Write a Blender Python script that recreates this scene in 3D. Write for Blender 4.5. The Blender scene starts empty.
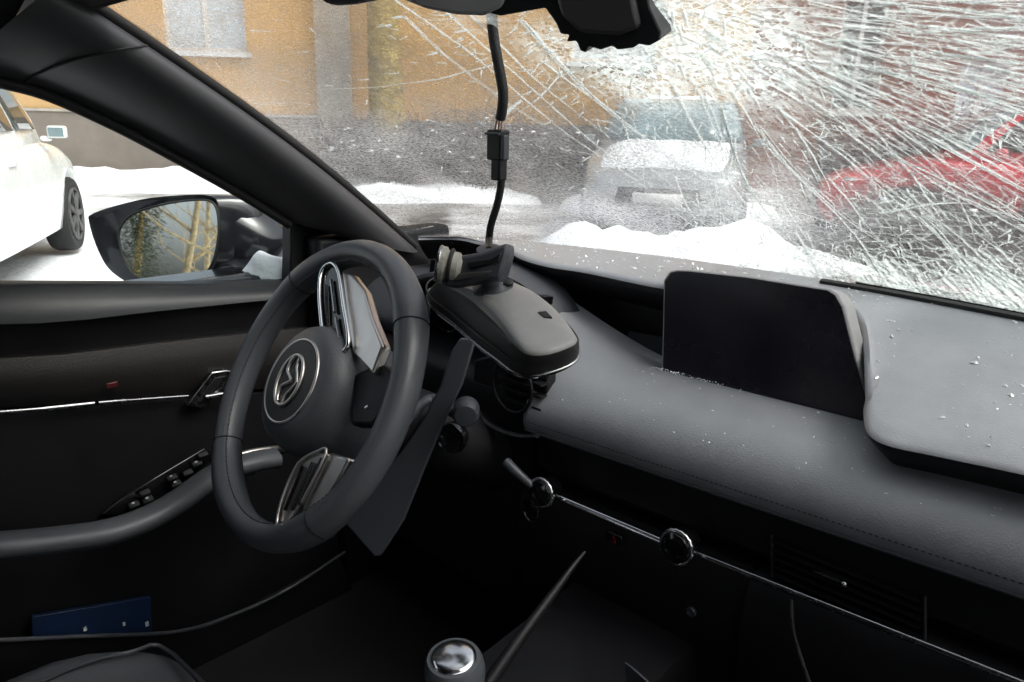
import bpy, bmesh, math, random
from mathutils import Vector, Matrix, noise
from mathutils.geometry import intersect_line_plane
random.seed(7)
S = bpy.context.scene
COL = S.collection
R = math.radians
V = Vector

# ---------------------------------------------------------------- camera, sky, sun, exposure
FPX = 740.0
CAM = V((0.39, 0.0, 1.15))
YAW, PITCH, ROLL = R(43), R(16.5), R(1.5)
_f = V((-math.sin(YAW) * math.cos(PITCH), math.cos(YAW) * math.cos(PITCH), -math.sin(PITCH)))
_r0 = V((math.cos(YAW), math.sin(YAW), 0))
_u0 = _r0.cross(_f)
_r = _r0 * math.cos(ROLL) + _u0 * math.sin(ROLL)
_u = _u0 * math.cos(ROLL) - _r0 * math.sin(ROLL)
cd = bpy.data.cameras.new('camera')
cam = bpy.data.objects.new('camera', cd)
COL.objects.link(cam)
cam.matrix_world = Matrix(((_r.x, _u.x, -_f.x, CAM.x), (_r.y, _u.y, -_f.y, CAM.y), (_r.z, _u.z, -_f.z, CAM.z), (0, 0, 0, 1)))
cd.sensor_width = 36.0
cd.lens = 36.0 * FPX / 1024.0
cd.clip_start = 0.02
cd.clip_end = 2000
S.camera = cam

SUN_EL, SUN_AZ = R(52), R(75)          # azimuth measured from +Y towards +X
w = bpy.data.worlds.new('World')
S.world = w
w.use_nodes = True
wn = w.node_tree.nodes
bg = wn['Background']
sky = wn.new('ShaderNodeTexSky')
sky.sky_type = 'NISHITA'
sky.sun_disc = False
sky.sun_elevation = SUN_EL
sky.sun_rotation = SUN_AZ
sky.air_density = 1.0
sky.dust_density = 6.0
sky.ozone_density = 1.0
hs = wn.new('ShaderNodeHueSaturation')
hs.inputs['Saturation'].default_value = 0.35
w.node_tree.links.new(sky.outputs[0], hs.inputs['Color'])
w.node_tree.links.new(hs.outputs[0], bg.inputs['Color'])
bg.inputs['Strength'].default_value = 0.15
sl = bpy.data.lights.new('sun', 'SUN')
sl.energy = 0.6
sl.angle = R(25)
sl.color = (1.0, 0.97, 0.93)
so = bpy.data.objects.new('sun', sl)
COL.objects.link(so)
sd = V((math.sin(SUN_AZ) * math.cos(SUN_EL), math.cos(SUN_AZ) * math.cos(SUN_EL), math.sin(SUN_EL)))
so.rotation_euler = sd.to_track_quat('Z', 'Y').to_euler()
S.view_settings.view_transform = 'Standard'
S.view_settings.look = 'None'
S.view_settings.gamma = 1.0
S.view_settings.exposure = 0.82
S.view_settings.use_curve_mapping = False
S.cycles.use_denoising = True
S.cycles.max_bounces = 5
S.cycles.diffuse_bounces = 2
S.cycles.glossy_bounces = 3
S.cycles.transparent_max_bounces = 16
S.cycles.sample_clamp_indirect = 6.0
S.cycles.blur_glossy = 1.0

# ---------------------------------------------------------------- pixel -> direction helpers
def ray(px, py):
    return _f + _r * ((px - 512) / FPX) - _u * ((py - 341) / FPX)
def at(px, py, axis, val):                 # point on a plane x / y / z = val
    d = ray(px, py); i = 'xyz'.index(axis)
    return CAM + d * ((val - CAM[i]) / d[i])
def atp(px, py, p, n):                     # point on the plane through p with normal n
    d = ray(px, py)
    return CAM + d * ((V(p) - CAM).dot(n) / d.dot(n))
def proj(p):
    d = V(p) - CAM; z = d.dot(_f)
    return (512 + FPX * d.dot(_r) / z, 341 - FPX * d.dot(_u) / z)

# ---------------------------------------------------------------- materials
def sock(n, *names):
    for k in names:
        if k in n.inputs: return n.inputs[k]
def mat(name, col, rough=0.5, metal=0.0, bump=0.0, bscale=400.0, var=0.0, vscale=12.0, coat=0.0, voro=False, spec=None, rvar=0.0, sheen=0.0):
    m = bpy.data.materials.new(name); m.use_nodes = True
    nt = m.node_tree; b = nt.nodes['Principled BSDF']
    c = (col[0], col[1], col[2], 1)
    b.inputs['Base Color'].default_value = c
    b.inputs['Roughness'].default_value = rough
    b.inputs['Metallic'].default_value = metal
    if coat: b.inputs['Coat Weight'].default_value = coat; b.inputs['Coat Roughness'].default_value = 0.05
    if spec is not None: b.inputs['Specular IOR Level'].default_value = spec
    if sheen: b.inputs['Sheen Weight'].default_value = sheen
    tc = nt.nodes.new('ShaderNodeTexCoord')
    if var or rvar:
        nz = nt.nodes.new('ShaderNodeTexNoise'); nz.inputs['Scale'].default_value = vscale; nz.inputs['Detail'].default_value = 8; nz.inputs['Roughness'].default_value = 0.65
        nt.links.new(tc.outputs['Object'], nz.inputs['Vector'])
        if var:
            mx = nt.nodes.new('ShaderNodeMix'); mx.data_type = 'RGBA'
            mr = nt.nodes.new('ShaderNodeMapRange'); mr.inputs['From Min'].default_value = 0.3; mr.inputs['From Max'].default_value = 0.7
            nt.links.new(nz.outputs['Fac'], mr.inputs['Value']); nt.links.new(mr.outputs[0], mx.inputs['Factor'])
            mx.inputs['A'].default_value = tuple(v * (1 - var) for v in col[:3]) + (1,)
            mx.inputs['B'].default_value = tuple(min(1, v * (1 + var)) for v in col[:3]) + (1,)
            nt.links.new(mx.outputs['Result'], b.inputs['Base Color'])
        if rvar:
            m2 = nt.nodes.new('ShaderNodeMapRange'); m2.inputs['From Min'].default_value = 0.3; m2.inputs['From Max'].default_value = 0.7
            m2.inputs['To Min'].default_value = max(0.02, rough - rvar); m2.inputs['To Max'].default_value = min(1, rough + rvar)
            nt.links.new(nz.outputs['Fac'], m2.inputs['Value']); nt.links.new(m2.outputs[0], b.inputs['Roughness'])
    if bump:
        if voro:
            t = nt.nodes.new('ShaderNodeTexVoronoi'); t.feature = 'SMOOTH_F1'; out = t.outputs['Distance']
        else:
            t = nt.nodes.new('ShaderNodeTexNoise'); t.inputs['Detail'].default_value = 4; out = t.outputs['Fac']
        t.inputs['Scale'].default_value = bscale
        nt.links.new(tc.outputs['Object'], t.inputs['Vector'])
        bp = nt.nodes.new('ShaderNodeBump'); bp.inputs['Strength'].default_value = bump; bp.inputs['Distance'].default_value = 0.5 / bscale
        nt.links.new(out, bp.inputs['Height']); nt.links.new(bp.outputs[0], b.inputs['Normal'])
    return m

M = {}
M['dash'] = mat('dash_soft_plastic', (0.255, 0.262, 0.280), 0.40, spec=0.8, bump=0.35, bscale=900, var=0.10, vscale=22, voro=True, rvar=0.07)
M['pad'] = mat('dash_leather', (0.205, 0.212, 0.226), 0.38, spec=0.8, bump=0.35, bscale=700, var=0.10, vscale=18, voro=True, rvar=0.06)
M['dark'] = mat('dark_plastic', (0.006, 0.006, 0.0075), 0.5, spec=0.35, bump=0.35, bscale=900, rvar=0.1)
M['mid'] = mat('charcoal_plastic', (0.042, 0.044, 0.052), 0.45, bump=0.4, bscale=800, rvar=0.1)
M['pillar'] = mat('pillar_plastic', (0.05, 0.05, 0.054), 0.40, bump=0.3, bscale=1200, rvar=0.05)
M['leather'] = mat('black_leather', (0.066, 0.071, 0.080), 0.42, bump=0.22, bscale=600, voro=True, rvar=0.08)
M['brown'] = mat('door_insert_leather', (0.013, 0.011, 0.0105), 0.5, bump=0.5, bscale=500, voro=True)
M['fabric'] = mat('headliner_fabric', (0.008, 0.008, 0.009), 0.9, bump=0.5, bscale=1500)
M['carpet'] = mat('carpet', (0.003, 0.003, 0.0035), 0.95, bump=0.8, bscale=700)
M['chrome'] = mat('chrome_trim', (0.75, 0.75, 0.76), 0.18, metal=1, rvar=0.06, vscale=60)
M['darkchrome'] = mat('dark_chrome', (0.30, 0.30, 0.31), 0.25, metal=1, rvar=0.08, vscale=60)
M['satin'] = mat('satin_silver_trim', (0.62, 0.58, 0.55), 0.36, metal=1, bump=0.2, bscale=1500, rvar=0.05, vscale=80)
M['screen'] = mat('screen_glass', (0.006, 0.004, 0.009), 0.26, rvar=0.05, vscale=9)
M['piano'] = mat('gloss_black', (0.006, 0.006, 0.007), 0.12, rvar=0.05, vscale=30)
M['mirror'] = mat('mirror_glass', (0.86, 0.90, 0.92), 0.015, metal=1)
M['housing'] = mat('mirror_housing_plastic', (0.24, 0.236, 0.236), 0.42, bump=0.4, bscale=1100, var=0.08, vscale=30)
M['housing_side'] = mat('mirror_housing_shaded', (0.030, 0.028, 0.028), 0.5, bump=0.4, bscale=1100)  # darker copy of the housing plastic, side shade put into its colour
M['blackpaint'] = mat('black_car_paint', (0.012, 0.013, 0.016), 0.22, coat=0.6, rvar=0.08, vscale=25, var=0.3)
M['rubber'] = mat('black_rubber', (0.010, 0.010, 0.010), 0.7, bump=0.3, bscale=300)
M['cable'] = mat('cable_sheath', (0.008, 0.008, 0.009), 0.6, bump=0.6, bscale=500)
M['wire'] = mat('bare_pink_wire', (0.45, 0.26, 0.2), 0.5)
M['blue'] = mat('blue_booklet_cover', (0.003, 0.014, 0.05), 0.5, var=0.15, vscale=30)
M['paper'] = mat('white_print', (0.5, 0.52, 0.55), 0.7)
M['orange'] = mat('ochre_render', (0.58, 0.365, 0.17), 0.9, bump=0.3, bscale=60, var=0.10, vscale=1.5)
M['plinth'] = mat('plinth_render', (0.23, 0.195, 0.165), 0.9, bump=0.4, bscale=50, var=0.14, vscale=2.0)
M['redbrick'] = mat('red_brown_render', (0.25, 0.13, 0.10), 0.9, bump=0.3, bscale=40, var=0.12, vscale=2.0)
M['wframe'] = mat('white_window_frame', (0.72, 0.72, 0.71), 0.5, var=0.06)
M['curtain'] = mat('pale_blue_blind', (0.55, 0.62, 0.68), 0.8, var=0.12, vscale=6)
M['pane'] = mat('window_pane', (0.02, 0.025, 0.03), 0.05, spec=0.8)
M['pilaster'] = mat('grey_stone', (0.42, 0.38, 0.33), 0.9, bump=0.5, bscale=30, var=0.2, vscale=4)
M['bark'] = mat('mossy_bark', (0.32, 0.24, 0.10), 0.95, bump=1.0, bscale=14, var=0.45, vscale=6)
M['bark2'] = mat('pale_bark', (0.34, 0.26, 0.14), 0.95, bump=0.8, bscale=14, var=0.5, vscale=5)
M['twig'] = mat('brown_twig', (0.045, 0.036, 0.03), 0.9, var=0.3)
M['needle'] = mat('conifer_needles', (0.055, 0.065, 0.03), 0.8, var=0.35, vscale=3)
M['whitepaint'] = mat('white_car_paint', (0.76, 0.78, 0.76), 0.25, coat=0.5, var=0.05, vscale=4, rvar=0.08)
M['redpaint'] = mat('red_car_paint', (0.62, 0.018, 0.035), 0.25, coat=0.5, var=0.1, vscale=4)
M['greypaint'] = mat('silver_car_paint', (0.42, 0.44, 0.45), 0.3, metal=0.3, coat=0.4, var=0.08)
M['carglass'] = mat('car_window_glass', (0.20, 0.28, 0.30), 0.06, spec=0.9, var=0.3, vscale=2)
M['carglass_dark'] = mat('car_side_window_glass', (0.05, 0.052, 0.045), 0.04, spec=1.0, var=0.4, vscale=3)
M['rim'] = mat('dirty_alloy_rim', (0.10, 0.10, 0.10), 0.6, metal=0.3, var=0.7, vscale=9)
M['lamp'] = mat('lamp_lens', (0.6, 0.62, 0.63), 0.1, coat=0.5)
M['redlens'] = mat('red_lens', (0.4, 0.01, 0.01), 0.2)

M['sill'] = mat('door_top_plastic', (0.020, 0.021, 0.024), 0.45, bump=0.4, bscale=800)
M['lockred'] = mat('dim_red_plastic', (0.06, 0.006, 0.006), 0.4)
def snow_mat():
    m = mat('snow', (0.82, 0.84, 0.87), 0.7, bump=0.6, bscale=26, var=0.06, vscale=1.5)
    b = m.node_tree.nodes['Principled BSDF']
    b.inputs['Subsurface Weight'].default_value = 0.0
    return m
M['snow'] = snow_mat()

def shard_mat():
    m = bpy.data.materials.new('broken_glass_white'); m.use_nodes = True
    nt = m.node_tree; nt.nodes.clear()
    o = nt.nodes.new('ShaderNodeOutputMaterial')
    d = nt.nodes.new('ShaderNodeBsdfDiffuse'); d.inputs[0].default_value = (0.86, 0.90, 0.89, 1)
    t = nt.nodes.new('ShaderNodeBsdfTranslucent'); t.inputs[0].default_value = (0.90, 0.95, 0.93, 1)
    g = nt.nodes.new('ShaderNodeBsdfGlossy'); g.inputs['Roughness'].default_value = 0.25
    a = nt.nodes.new('ShaderNodeMixShader'); a.inputs[0].default_value = 0.62
    c = nt.nodes.new('ShaderNodeMixShader'); c.inputs[0].default_value = 0.25
    nt.links.new(d.outputs[0], a.inputs[1]); nt.links.new(t.outputs[0], a.inputs[2])
    nt.links.new(a.outputs[0], c.inputs[1]); nt.links.new(g.outputs[0], c.inputs[2])
    nt.links.new(c.outputs[0], o.inputs[0])
    return m
M['shard'] = shard_mat()

def clear_glass(name, tint=(0.95, 0.98, 0.97), refl=0.06):
    m = bpy.data.materials.new(name); m.use_nodes = True
    nt = m.node_tree; nt.nodes.clear()
    o = nt.nodes.new('ShaderNodeOutputMaterial')
    t = nt.nodes.new('ShaderNodeBsdfTransparent'); t.inputs[0].default_value = tint + (1,)
    g = nt.nodes.new('ShaderNodeBsdfGlossy'); g.inputs['Roughness'].default_value = 0.02
    lw = nt.nodes.new('ShaderNodeFresnel'); lw.inputs[0].default_value = 1.25
    x = nt.nodes.new('ShaderNodeMixShader')
    nt.links.new(lw.outputs[0], x.inputs[0]); nt.links.new(t.outputs[0], x.inputs[1]); nt.links.new(g.outputs[0], x.inputs[2])
    nt.links.new(x.outputs[0], o.inputs[0])
    return m
M['rear_light_cut'] = clear_glass('light_cutting_rear_glass', (0.10, 0.11, 0.11))  # dark tint added to unseen rear windows to cut light from behind
M['capmetal'] = mat('dull_sensor_cap', (0.34, 0.33, 0.29), 0.5, metal=0.2, bump=0.3, bscale=300, var=0.2, vscale=160)
M['glass'] = clear_glass('side_window_glass')

# ---------------------------------------------------------------- mesh helpers
def link(o, parent=None):
    COL.objects.link(o)
    if parent is not None: o.parent = parent
    return o
def meshobj(name, verts, faces, m, parent=None, smooth=True, bevel=0.0, sub=0, bseg=2, kind=None, angle=None):
    me = bpy.data.meshes.new(name)
    me.from_pydata([tuple(v) for v in verts], [], faces)
    bm = bmesh.new(); bm.from_mesh(me)
    bmesh.ops.recalc_face_normals(bm, faces=bm.faces)
    bm.to_mesh(me); bm.free()
    if smooth:
        for p in me.polygons: p.use_smooth = True
    me.materials.append(M[m] if isinstance(m, str) else m)
    o = bpy.data.objects.new(name, me); link(o, parent)
    if smooth and angle:
        try: me.set_sharp_from_angle(angle=R(angle))
        except Exception: pass
    if bevel:
        b = o.modifiers.new('bevel', 'BEVEL'); b.width = bevel; b.segments = bseg; b.limit_method = 'ANGLE'; b.angle_limit = R(35); b.harden_normals = False
    if sub:
        s = o.modifiers.new('subsurf', 'SUBSURF'); s.levels = sub; s.render_levels = sub
    if kind: o['kind'] = kind
    return o
def empty(name, loc, label=None, cat=None, group=None, rz=0.0):
    o = bpy.data.objects.new(name, None); o.location = loc; o.rotation_euler = (0, 0, rz); o.empty_display_size = 0.05
    COL.objects.link(o)
    if label: tag(o, label, cat, group)
    return o
def tag(o, label, cat, group=None):
    o['label'] = label; o['category'] = cat
    if group: o['group'] = group
    return o
def loft(rings, cap=True, closed=True):
    n = len(rings[0]); vs = []; fs = []
    for rg in rings: vs += list(rg)
    for i in range(len(rings) - 1):
        for j in range(n if closed else n - 1):
            k = (j + 1) % n
            fs.append((i * n + j, i * n + k, (i + 1) * n + k, (i + 1) * n + j))
    if cap and closed:
        fs.append(tuple(range(n - 1, -1, -1))); fs.append(tuple(range((len(rings) - 1) * n, len(rings) * n)))
    return vs, fs
def catmull(pts, n=6, closed=False):
    pts = [V(p) for p in pts]; out = []
    L = len(pts)
    rng = range(L) if closed else range(L - 1)
    for i in rng:
        p0 = pts[(i - 1) % L] if (closed or i > 0) else pts[0] * 2 - pts[1]
        p1 = pts[i]; p2 = pts[(i + 1) % L]
        p3 = pts[(i + 2) % L] if (closed or i + 2 < L) else p2 * 2 - p1
        for k in range(n):
            t = k / n; t2 = t * t; t3 = t2 * t
            out.append(0.5 * ((2 * p1) + (p2 - p0) * t + (2 * p0 - 5 * p1 + 4 * p2 - p3) * t2 + (3 * p1 - p0 - 3 * p2 + p3) * t3))
    if not closed: out.append(pts[-1])
    return out
def tube_geo(pts, r, seg=8, closed=False, squash=1.0, upv=None):
    pts = [V(p) for p in pts]; n = len(pts)
    rr = r if isinstance(r, (list, tuple)) else [r] * n
    vs = []; fs = []
    prev = None
    for i, p in enumerate(pts):
        if closed: t = pts[(i + 1) % n] - pts[i - 1]
        else: t = pts[min(i + 1, n - 1)] - pts[max(i - 1, 0)]
        t.normalize()
        if upv is not None: a = V(upv)
        elif prev is None: a = V((0, 0, 1)) if abs(t.z) < 0.9 else V((1, 0, 0))
        else: a = prev
        a = a - t * a.dot(t); a.normalize(); b = t.cross(a); prev = a
        for j in range(seg):
            q = 2 * math.pi * j / seg
            vs.append(p + a * (rr[i] * math.cos(q)) + b * (rr[i] * squash * math.sin(q)))
    for i in range(n if closed else n - 1):
        k = (i + 1) % n
        for j in range(seg):
            l = (j + 1) % seg
            fs.append((i * seg + j, i * seg + l, k * seg + l, k * seg + j))
    if not closed:
        fs.append(tuple(range(seg - 1, -1, -1))); fs.append(tuple(range((n - 1) * seg, n * seg)))
    return vs, fs
def tube(name, pts, r, m, parent=None, seg=8, closed=False, squash=1.0, upv=None):
    v, f = tube_geo(pts, r, seg, closed, squash, upv)
    return meshobj(name, v, f, m, parent, angle=60)
def slab(name, outline, nrm, thick, m, parent=None, bevel=0.0, bseg=2, smooth=True, sub=0, taper=1.0):
    nrm = V(nrm).normalized(); n = len(outline)
    o = [V(p) for p in outline]
    c = sum(o, V()) / n
    b = [c + (p - c) * taper - nrm * thick for p in o]
    fs = [tuple(range(n)), tuple(range(2 * n - 1, n - 1, -1))]
    for i in range(n):
        k = (i + 1) % n
        fs.append((i, n + i, n + k, k))
    return meshobj(name, o + b, fs, m, parent, smooth=smooth, bevel=bevel, bseg=bseg, sub=sub, angle=40)
def box_geo(c, s, rot=None):
    c = V(c); h = V(s) / 2; vs = []
    for x in (-1, 1):
        for y in (-1, 1):
            for z in (-1, 1):
                p = V((x * h.x, y * h.y, z * h.z))
                if rot is not None: p = rot @ p
                vs.append(c + p)
    fs = [(0, 1, 3, 2), (4, 6, 7, 5), (0, 4, 5, 1), (2, 3, 7, 6), (0, 2, 6, 4), (1, 5, 7, 3)]
    return vs, fs
def box(name, c, s, m, parent=None, bevel=0.0, rot=None, bseg=2):
    v, f = box_geo(c, s, rot)
    return meshobj(name, v, f, m, parent, smooth=bevel > 0, bevel=bevel, bseg=bseg, angle=40)
def merge(parts):
    vs = []; fs = []
    for v, f in parts:
        k = len(vs); vs += list(v); fs += [tuple(i + k for i in q) for q in f]
    return vs, fs
def disc_geo(c, ax, r, depth, seg=32, e1=None, r2=None):
    ax = V(ax).normalized()
    e1 = V(e1) if e1 is not None else (V((0, 0, 1)) if abs(ax.z) < 0.9 else V((1, 0, 0)))
    e1 = (e1 - ax * e1.dot(ax)).normalized(); e2 = ax.cross(e1)
    r2 = r if r2 is None else r2
    A = [V(c) + (e1 * math.cos(t) + e2 * math.sin(t)) * r for t in [2 * math.pi * i / seg for i in range(seg)]]
    B = [V(c) + ax * depth + (e1 * math.cos(t) + e2 * math.sin(t)) * r2 for t in [2 * math.pi * i / seg for i in range(seg)]]
    return loft([A, B])
def lathe(c, ax, prof, seg=32, e1=None):         # prof: (radius, height along ax)
    ax = V(ax).normalized()
    e1 = V(e1) if e1 is not None else (V((0, 0, 1)) if abs(ax.z) < 0.9 else V((1, 0, 0)))
    e1 = (e1 - ax * e1.dot(ax)).normalized(); e2 = ax.cross(e1)
    return loft([[V(c) + ax * h + (e1 * math.cos(2 * math.pi * i / seg) + e2 * math.sin(2 * math.pi * i / seg)) * r for i in range(seg)] for r, h in prof])
def frame_axes(n, up):
    n = V(n).normalized(); u = V(up) - n * V(up).dot(n); u.normalize(); r = u.cross(n)
    return r, u, n

# ================================================================ SETTING
def ground():
    N = 90; vs = []; fs = []
    ext = 30.0
    ax = [math.copysign(abs(t) ** 1.5, t) * ext for t in [(-1 + 2 * i / N) for i in range(N + 1)]]
    ax = [-400, -120] + ax + [120, 400]; n = len(ax)
    for i, x in enumerate(ax):
        for j, y in enumerate(ax):
            X, Y = x - 4, y + 4
            z = 0.05 * noise.noise(V((X * 0.6, Y * 0.6, 0))) + 0.03 * noise.noise(V((X * 2.1, Y * 2.1, 3))) - 0.03
            vs.append((X, Y, z))
    for i in range(n - 1):
        for j in range(n - 1):
            fs.append((i * n + j, (i + 1) * n + j, (i + 1) * n + j + 1, i * n + j + 1))
    m = mat('trodden_snow', (0.80, 0.82, 0.85), 0.75, bump=0.7, bscale=14)
    nt = m.node_tree; b = nt.nodes['Principled BSDF']; tc = nt.nodes['Texture Coordinate'] if 'Texture Coordinate' in nt.nodes else nt.nodes.new('ShaderNodeTexCoord')
    nz = nt.nodes.new('ShaderNodeTexNoise'); nz.inputs['Scale'].default_value = .55; nz.inputs['Detail'].default_value = 9; nz.inputs['Roughness'].default_value = .68
    nt.links.new(tc.outputs['Object'], nz.inputs['Vector'])
    sx = nt.nodes.new('ShaderNodeSeparateXYZ'); nt.links.new(tc.outputs['Object'], sx.inputs[0])
    mr = nt.nodes.new('ShaderNodeMapRange'); mr.inputs['From Min'].default_value = 2.6; mr.inputs['From Max'].default_value = 4.6; mr.inputs['To Min'].default_value = -.16; mr.inputs['To Max'].default_value = .13
    nt.links.new(sx.outputs['Y'], mr.inputs['Value'])
    ad = nt.nodes.new('ShaderNodeMath'); nt.links.new(nz.outputs['Fac'], ad.inputs[0]); nt.links.new(mr.outputs[0], ad.inputs[1])
    cr = nt.nodes.new('ShaderNodeValToRGB'); nt.links.new(ad.outputs[0], cr.inputs[0])
    cr.color_ramp.elements[0].position = .46; cr.color_ramp.elements[0].color = (.80, .82, .85, 1)
    cr.color_ramp.elements[1].position = .66; cr.color_ramp.elements[1].color = (.17, .16, .15, 1)
    nt.links.new(cr.outputs[0], b.inputs['Base Color'])
    o = meshobj('ground', vs, fs, m, kind='structure')
    return o
ground()

DIRW = V((0.73, 0.68, 0)).normalized()      # along the ochre facade
NW = V((0.68, -0.73, 0)).normalized()       # out of it, to the car
Q0 = V((-13.3, 5.4, 0))
def wall_box(name, q, dirv, nv, t0, t1, z0, z1, depth, m, parent, proud=0.0):
    a = q + dirv * t0 + nv * proud; b = q + dirv * t1 + nv * proud
    o = [V((a.x, a.y, z0)), V((b.x, b.y, z0)), V((b.x, b.y, z1)), V((a.x, a.y, z1))]
    return slab(name, o, nv, depth, m, parent, smooth=False)
def wall_with_holes(name, q, dirv, nv, t0, t1, z0, z1, holes, depth, m, parent):
    ts = sorted({t0, t1, *[h[0] for h in holes], *[h[1] for h in holes]})
    zs = sorted({z0, z1, *[h[2] for h in holes], *[h[3] for h in holes]})
    parts = []
    for i in range(len(ts) - 1):
        for j in range(len(zs) - 1):
            tm = (ts[i] + ts[i + 1]) / 2; zm = (zs[j] + zs[j + 1]) / 2
            if any(h[0] < tm < h[1] and h[2] < zm < h[3] for h in holes): continue
            a = q + dirv * ts[i]; b = q + dirv * ts[i + 1]
            F = [V((a.x, a.y, zs[j])), V((b.x, b.y, zs[j])), V((b.x, b.y, zs[j + 1])), V((a.x, a.y, zs[j + 1]))]
            parts.append(loft([F, [p - nv * depth for p in F]]))
    v, f = merge(parts)
    bm = bmesh.new(); me = bpy.data.meshes.new('t'); me.from_pydata([tuple(p) for p in v], [], f); bm.from_mesh(me)
    bmesh.ops.remove_doubles(bm, verts=bm.verts, dist=1e-4)
    # drop the inner faces shared by neighbours
    seen = {}
    for fc in list(bm.faces):
        k = tuple(sorted(x.index for x in fc.verts)); seen.setdefault(k, []).append(fc)
    kill = [x for g in seen.values() if len(g) > 1 for x in g]
    bmesh.ops.delete(bm, geom=kill, context='FACES_ONLY')
    v = [x.co.copy() for x in bm.verts]; bm.verts.index_update(); f = [tuple(x.index for x in fc.verts) for fc in bm.faces]
    bm.free()
    return meshobj(name, v, f, m, parent, smooth=False)
def house_window(b, q, dirv, nv, t0, t1, z0, z1, glassm, snow=True):
    fr = 0.07
    parts = []
    def seg(a0, a1, c0, c1, pr, dp):
        a = q + dirv * a0 + nv * pr; e = q + dirv * a1 + nv * pr
        F = [V((a.x, a.y, c0)), V((e.x, e.y, c0)), V((e.x, e.y, c1)), V((a.x, a.y, c1))]
        return loft([F, [p - nv * dp for p in F]])
    tm = (t0 + t1) / 2
    parts = [seg(t0, t0 + fr, z0, z1, -0.10, 0.06), seg(t1 - fr, t1, z0, z1, -0.10, 0.06), seg(t0 + fr, t1 - fr, z0, z0 + fr, -0.10, 0.06),
             seg(t0 + fr, t1 - fr, z1 - fr, z1, -0.10, 0.06), seg(tm - 0.04, tm + 0.04, z0 + fr, z1 - fr, -0.10, 0.06)]
    v, f = merge(parts)
    wdo = meshobj('window', v, f, 'wframe', b, smooth=False)
    for a, c in ((t0 + fr, tm - 0.04), (tm + 0.04, t1 - fr)):
        v, f = seg(a, c, z0 + fr, z1 - fr, -0.125, 0.01); meshobj('pane', v, f, glassm, wdo, smooth=False)
    v, f = seg(t0 - 0.08, t1 + 0.08, z0 - 0.08, z0 - 0.002, 0.10, 0.20); meshobj('sill', v, f, 'wframe', wdo, smooth=False)

# --- ochre building: grey plinth, ochre wall, pale windows
bA = empty('ochre_building', Q0, 'long ochre rendered building with grey plinth and pale blue curtained windows', 'building')
PA = -Q0
def shift(parent, objs):
    pass
HA = [(-4.2, -2.8, 2.15, 3.9), (0.35, 1.75, 2.15, 3.9), (7.2, 8.6, 2.15, 3.9)]
HA += [(a, b, 5.2, 6.9) for a, b, _, _ in HA]
O0 = V((0, 0, 0))
wall_with_holes('wall', O0, DIRW, NW, -9, 10.2, 1.12, 8.4, HA, 0.3, 'orange', bA)
wall_box('plinth', O0, DIRW, NW, -9, 10.2, -0.4, 1.12, 0.36, 'plinth', bA, proud=0.05)
wall_box('back_wall', O0 - NW * 6, DIRW, NW, -9, 10.2, -0.4, 8.4, 0.3, 'orange', bA)
wall_box('end_wall', O0 + DIRW * 10.2 - NW * 0.3, -NW, DIRW, 0, 5.7, -0.4, 8.4, 0.3, 'orange', bA)
wall_box('end_wall', O0 - DIRW * 9 - NW * 0.3, -NW, -DIRW, 0, 5.7, -0.4, 8.4, 0.3, 'orange', bA)
for h in HA: house_window(bA, O0, DIRW, NW, *h, 'curtain')
slab('roof', [O0 - DIRW * 9.4 + NW * 0.5 + V((0, 0, 8.6)), O0 + DIRW * 10.6 + NW * 0.5 + V((0, 0, 8.6)), O0 + DIRW * 10.6 - NW * 6.8 + V((0, 0, 8.6)), O0 - DIRW * 9.4 - NW * 6.8 + V((0, 0, 8.6))], (0, 0, 1), 0.198, 'snow', bA, smooth=False)
wall_box('pilaster', O0, DIRW, NW, 2.95, 3.5, 0.0, 8.38, 0.2, 'pilaster', bA, proud=0.22)
wall_box('ledge', O0, DIRW, NW, -9, 2.94, 1.125, 1.17, 0.05, 'pilaster', bA, proud=0.07)

# --- reddish building on the other side of the yard
DB = V((0.80, 0.60, 0)).normalized(); NB = V((0.60, -0.80, 0)).normalized()
QB = V((-6.6, 14.6, 0))
bB = empty('brown_building', QB, 'reddish brown rendered building with dark windows behind the red car', 'building')
HB = [(1.3, 2.15, 1.5, 3.6), (3.6, 4.5, 0.3, 2.5), (6.0, 7.2, 1.5, 3.3), (1.3, 2.15, 4.8, 6.6), (3.6, 4.5, 4.8, 6.6), (6.0, 7.2, 4.8, 6.6)]
wall_with_holes('wall', O0, DB, NB, -0.6, 16, -0.3, 8.0, HB, 0.3, 'redbrick', bB)
for i, h in enumerate(HB): house_window(bB, O0, DB, NB, *h, 'curtain' if i == 1 else 'pane')
wall_box('end_wall', O0 - DB * 0.6 - NB * 0.3, -NB, -DB, 0, 6, -0.3, 8.0, 0.3, 'redbrick', bB)
wall_box('back_wall', O0 - NB * 6.0, DB, NB, -0.3, 16, -0.3, 8.0, 0.3, 'redbrick', bB)
slab('roof', [O0 - DB * 1 + NB * 0.5 + V((0, 0, 8.2)), O0 + DB * 16.4 + NB * 0.5 + V((0, 0, 8.2)), O0 + DB * 16.4 - NB * 6.8 + V((0, 0, 8.2)), O0 - DB * 1 - NB * 6.8 + V((0, 0, 8.2))], (0, 0, 1), 0.198, 'snow', bB, smooth=False)

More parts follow.
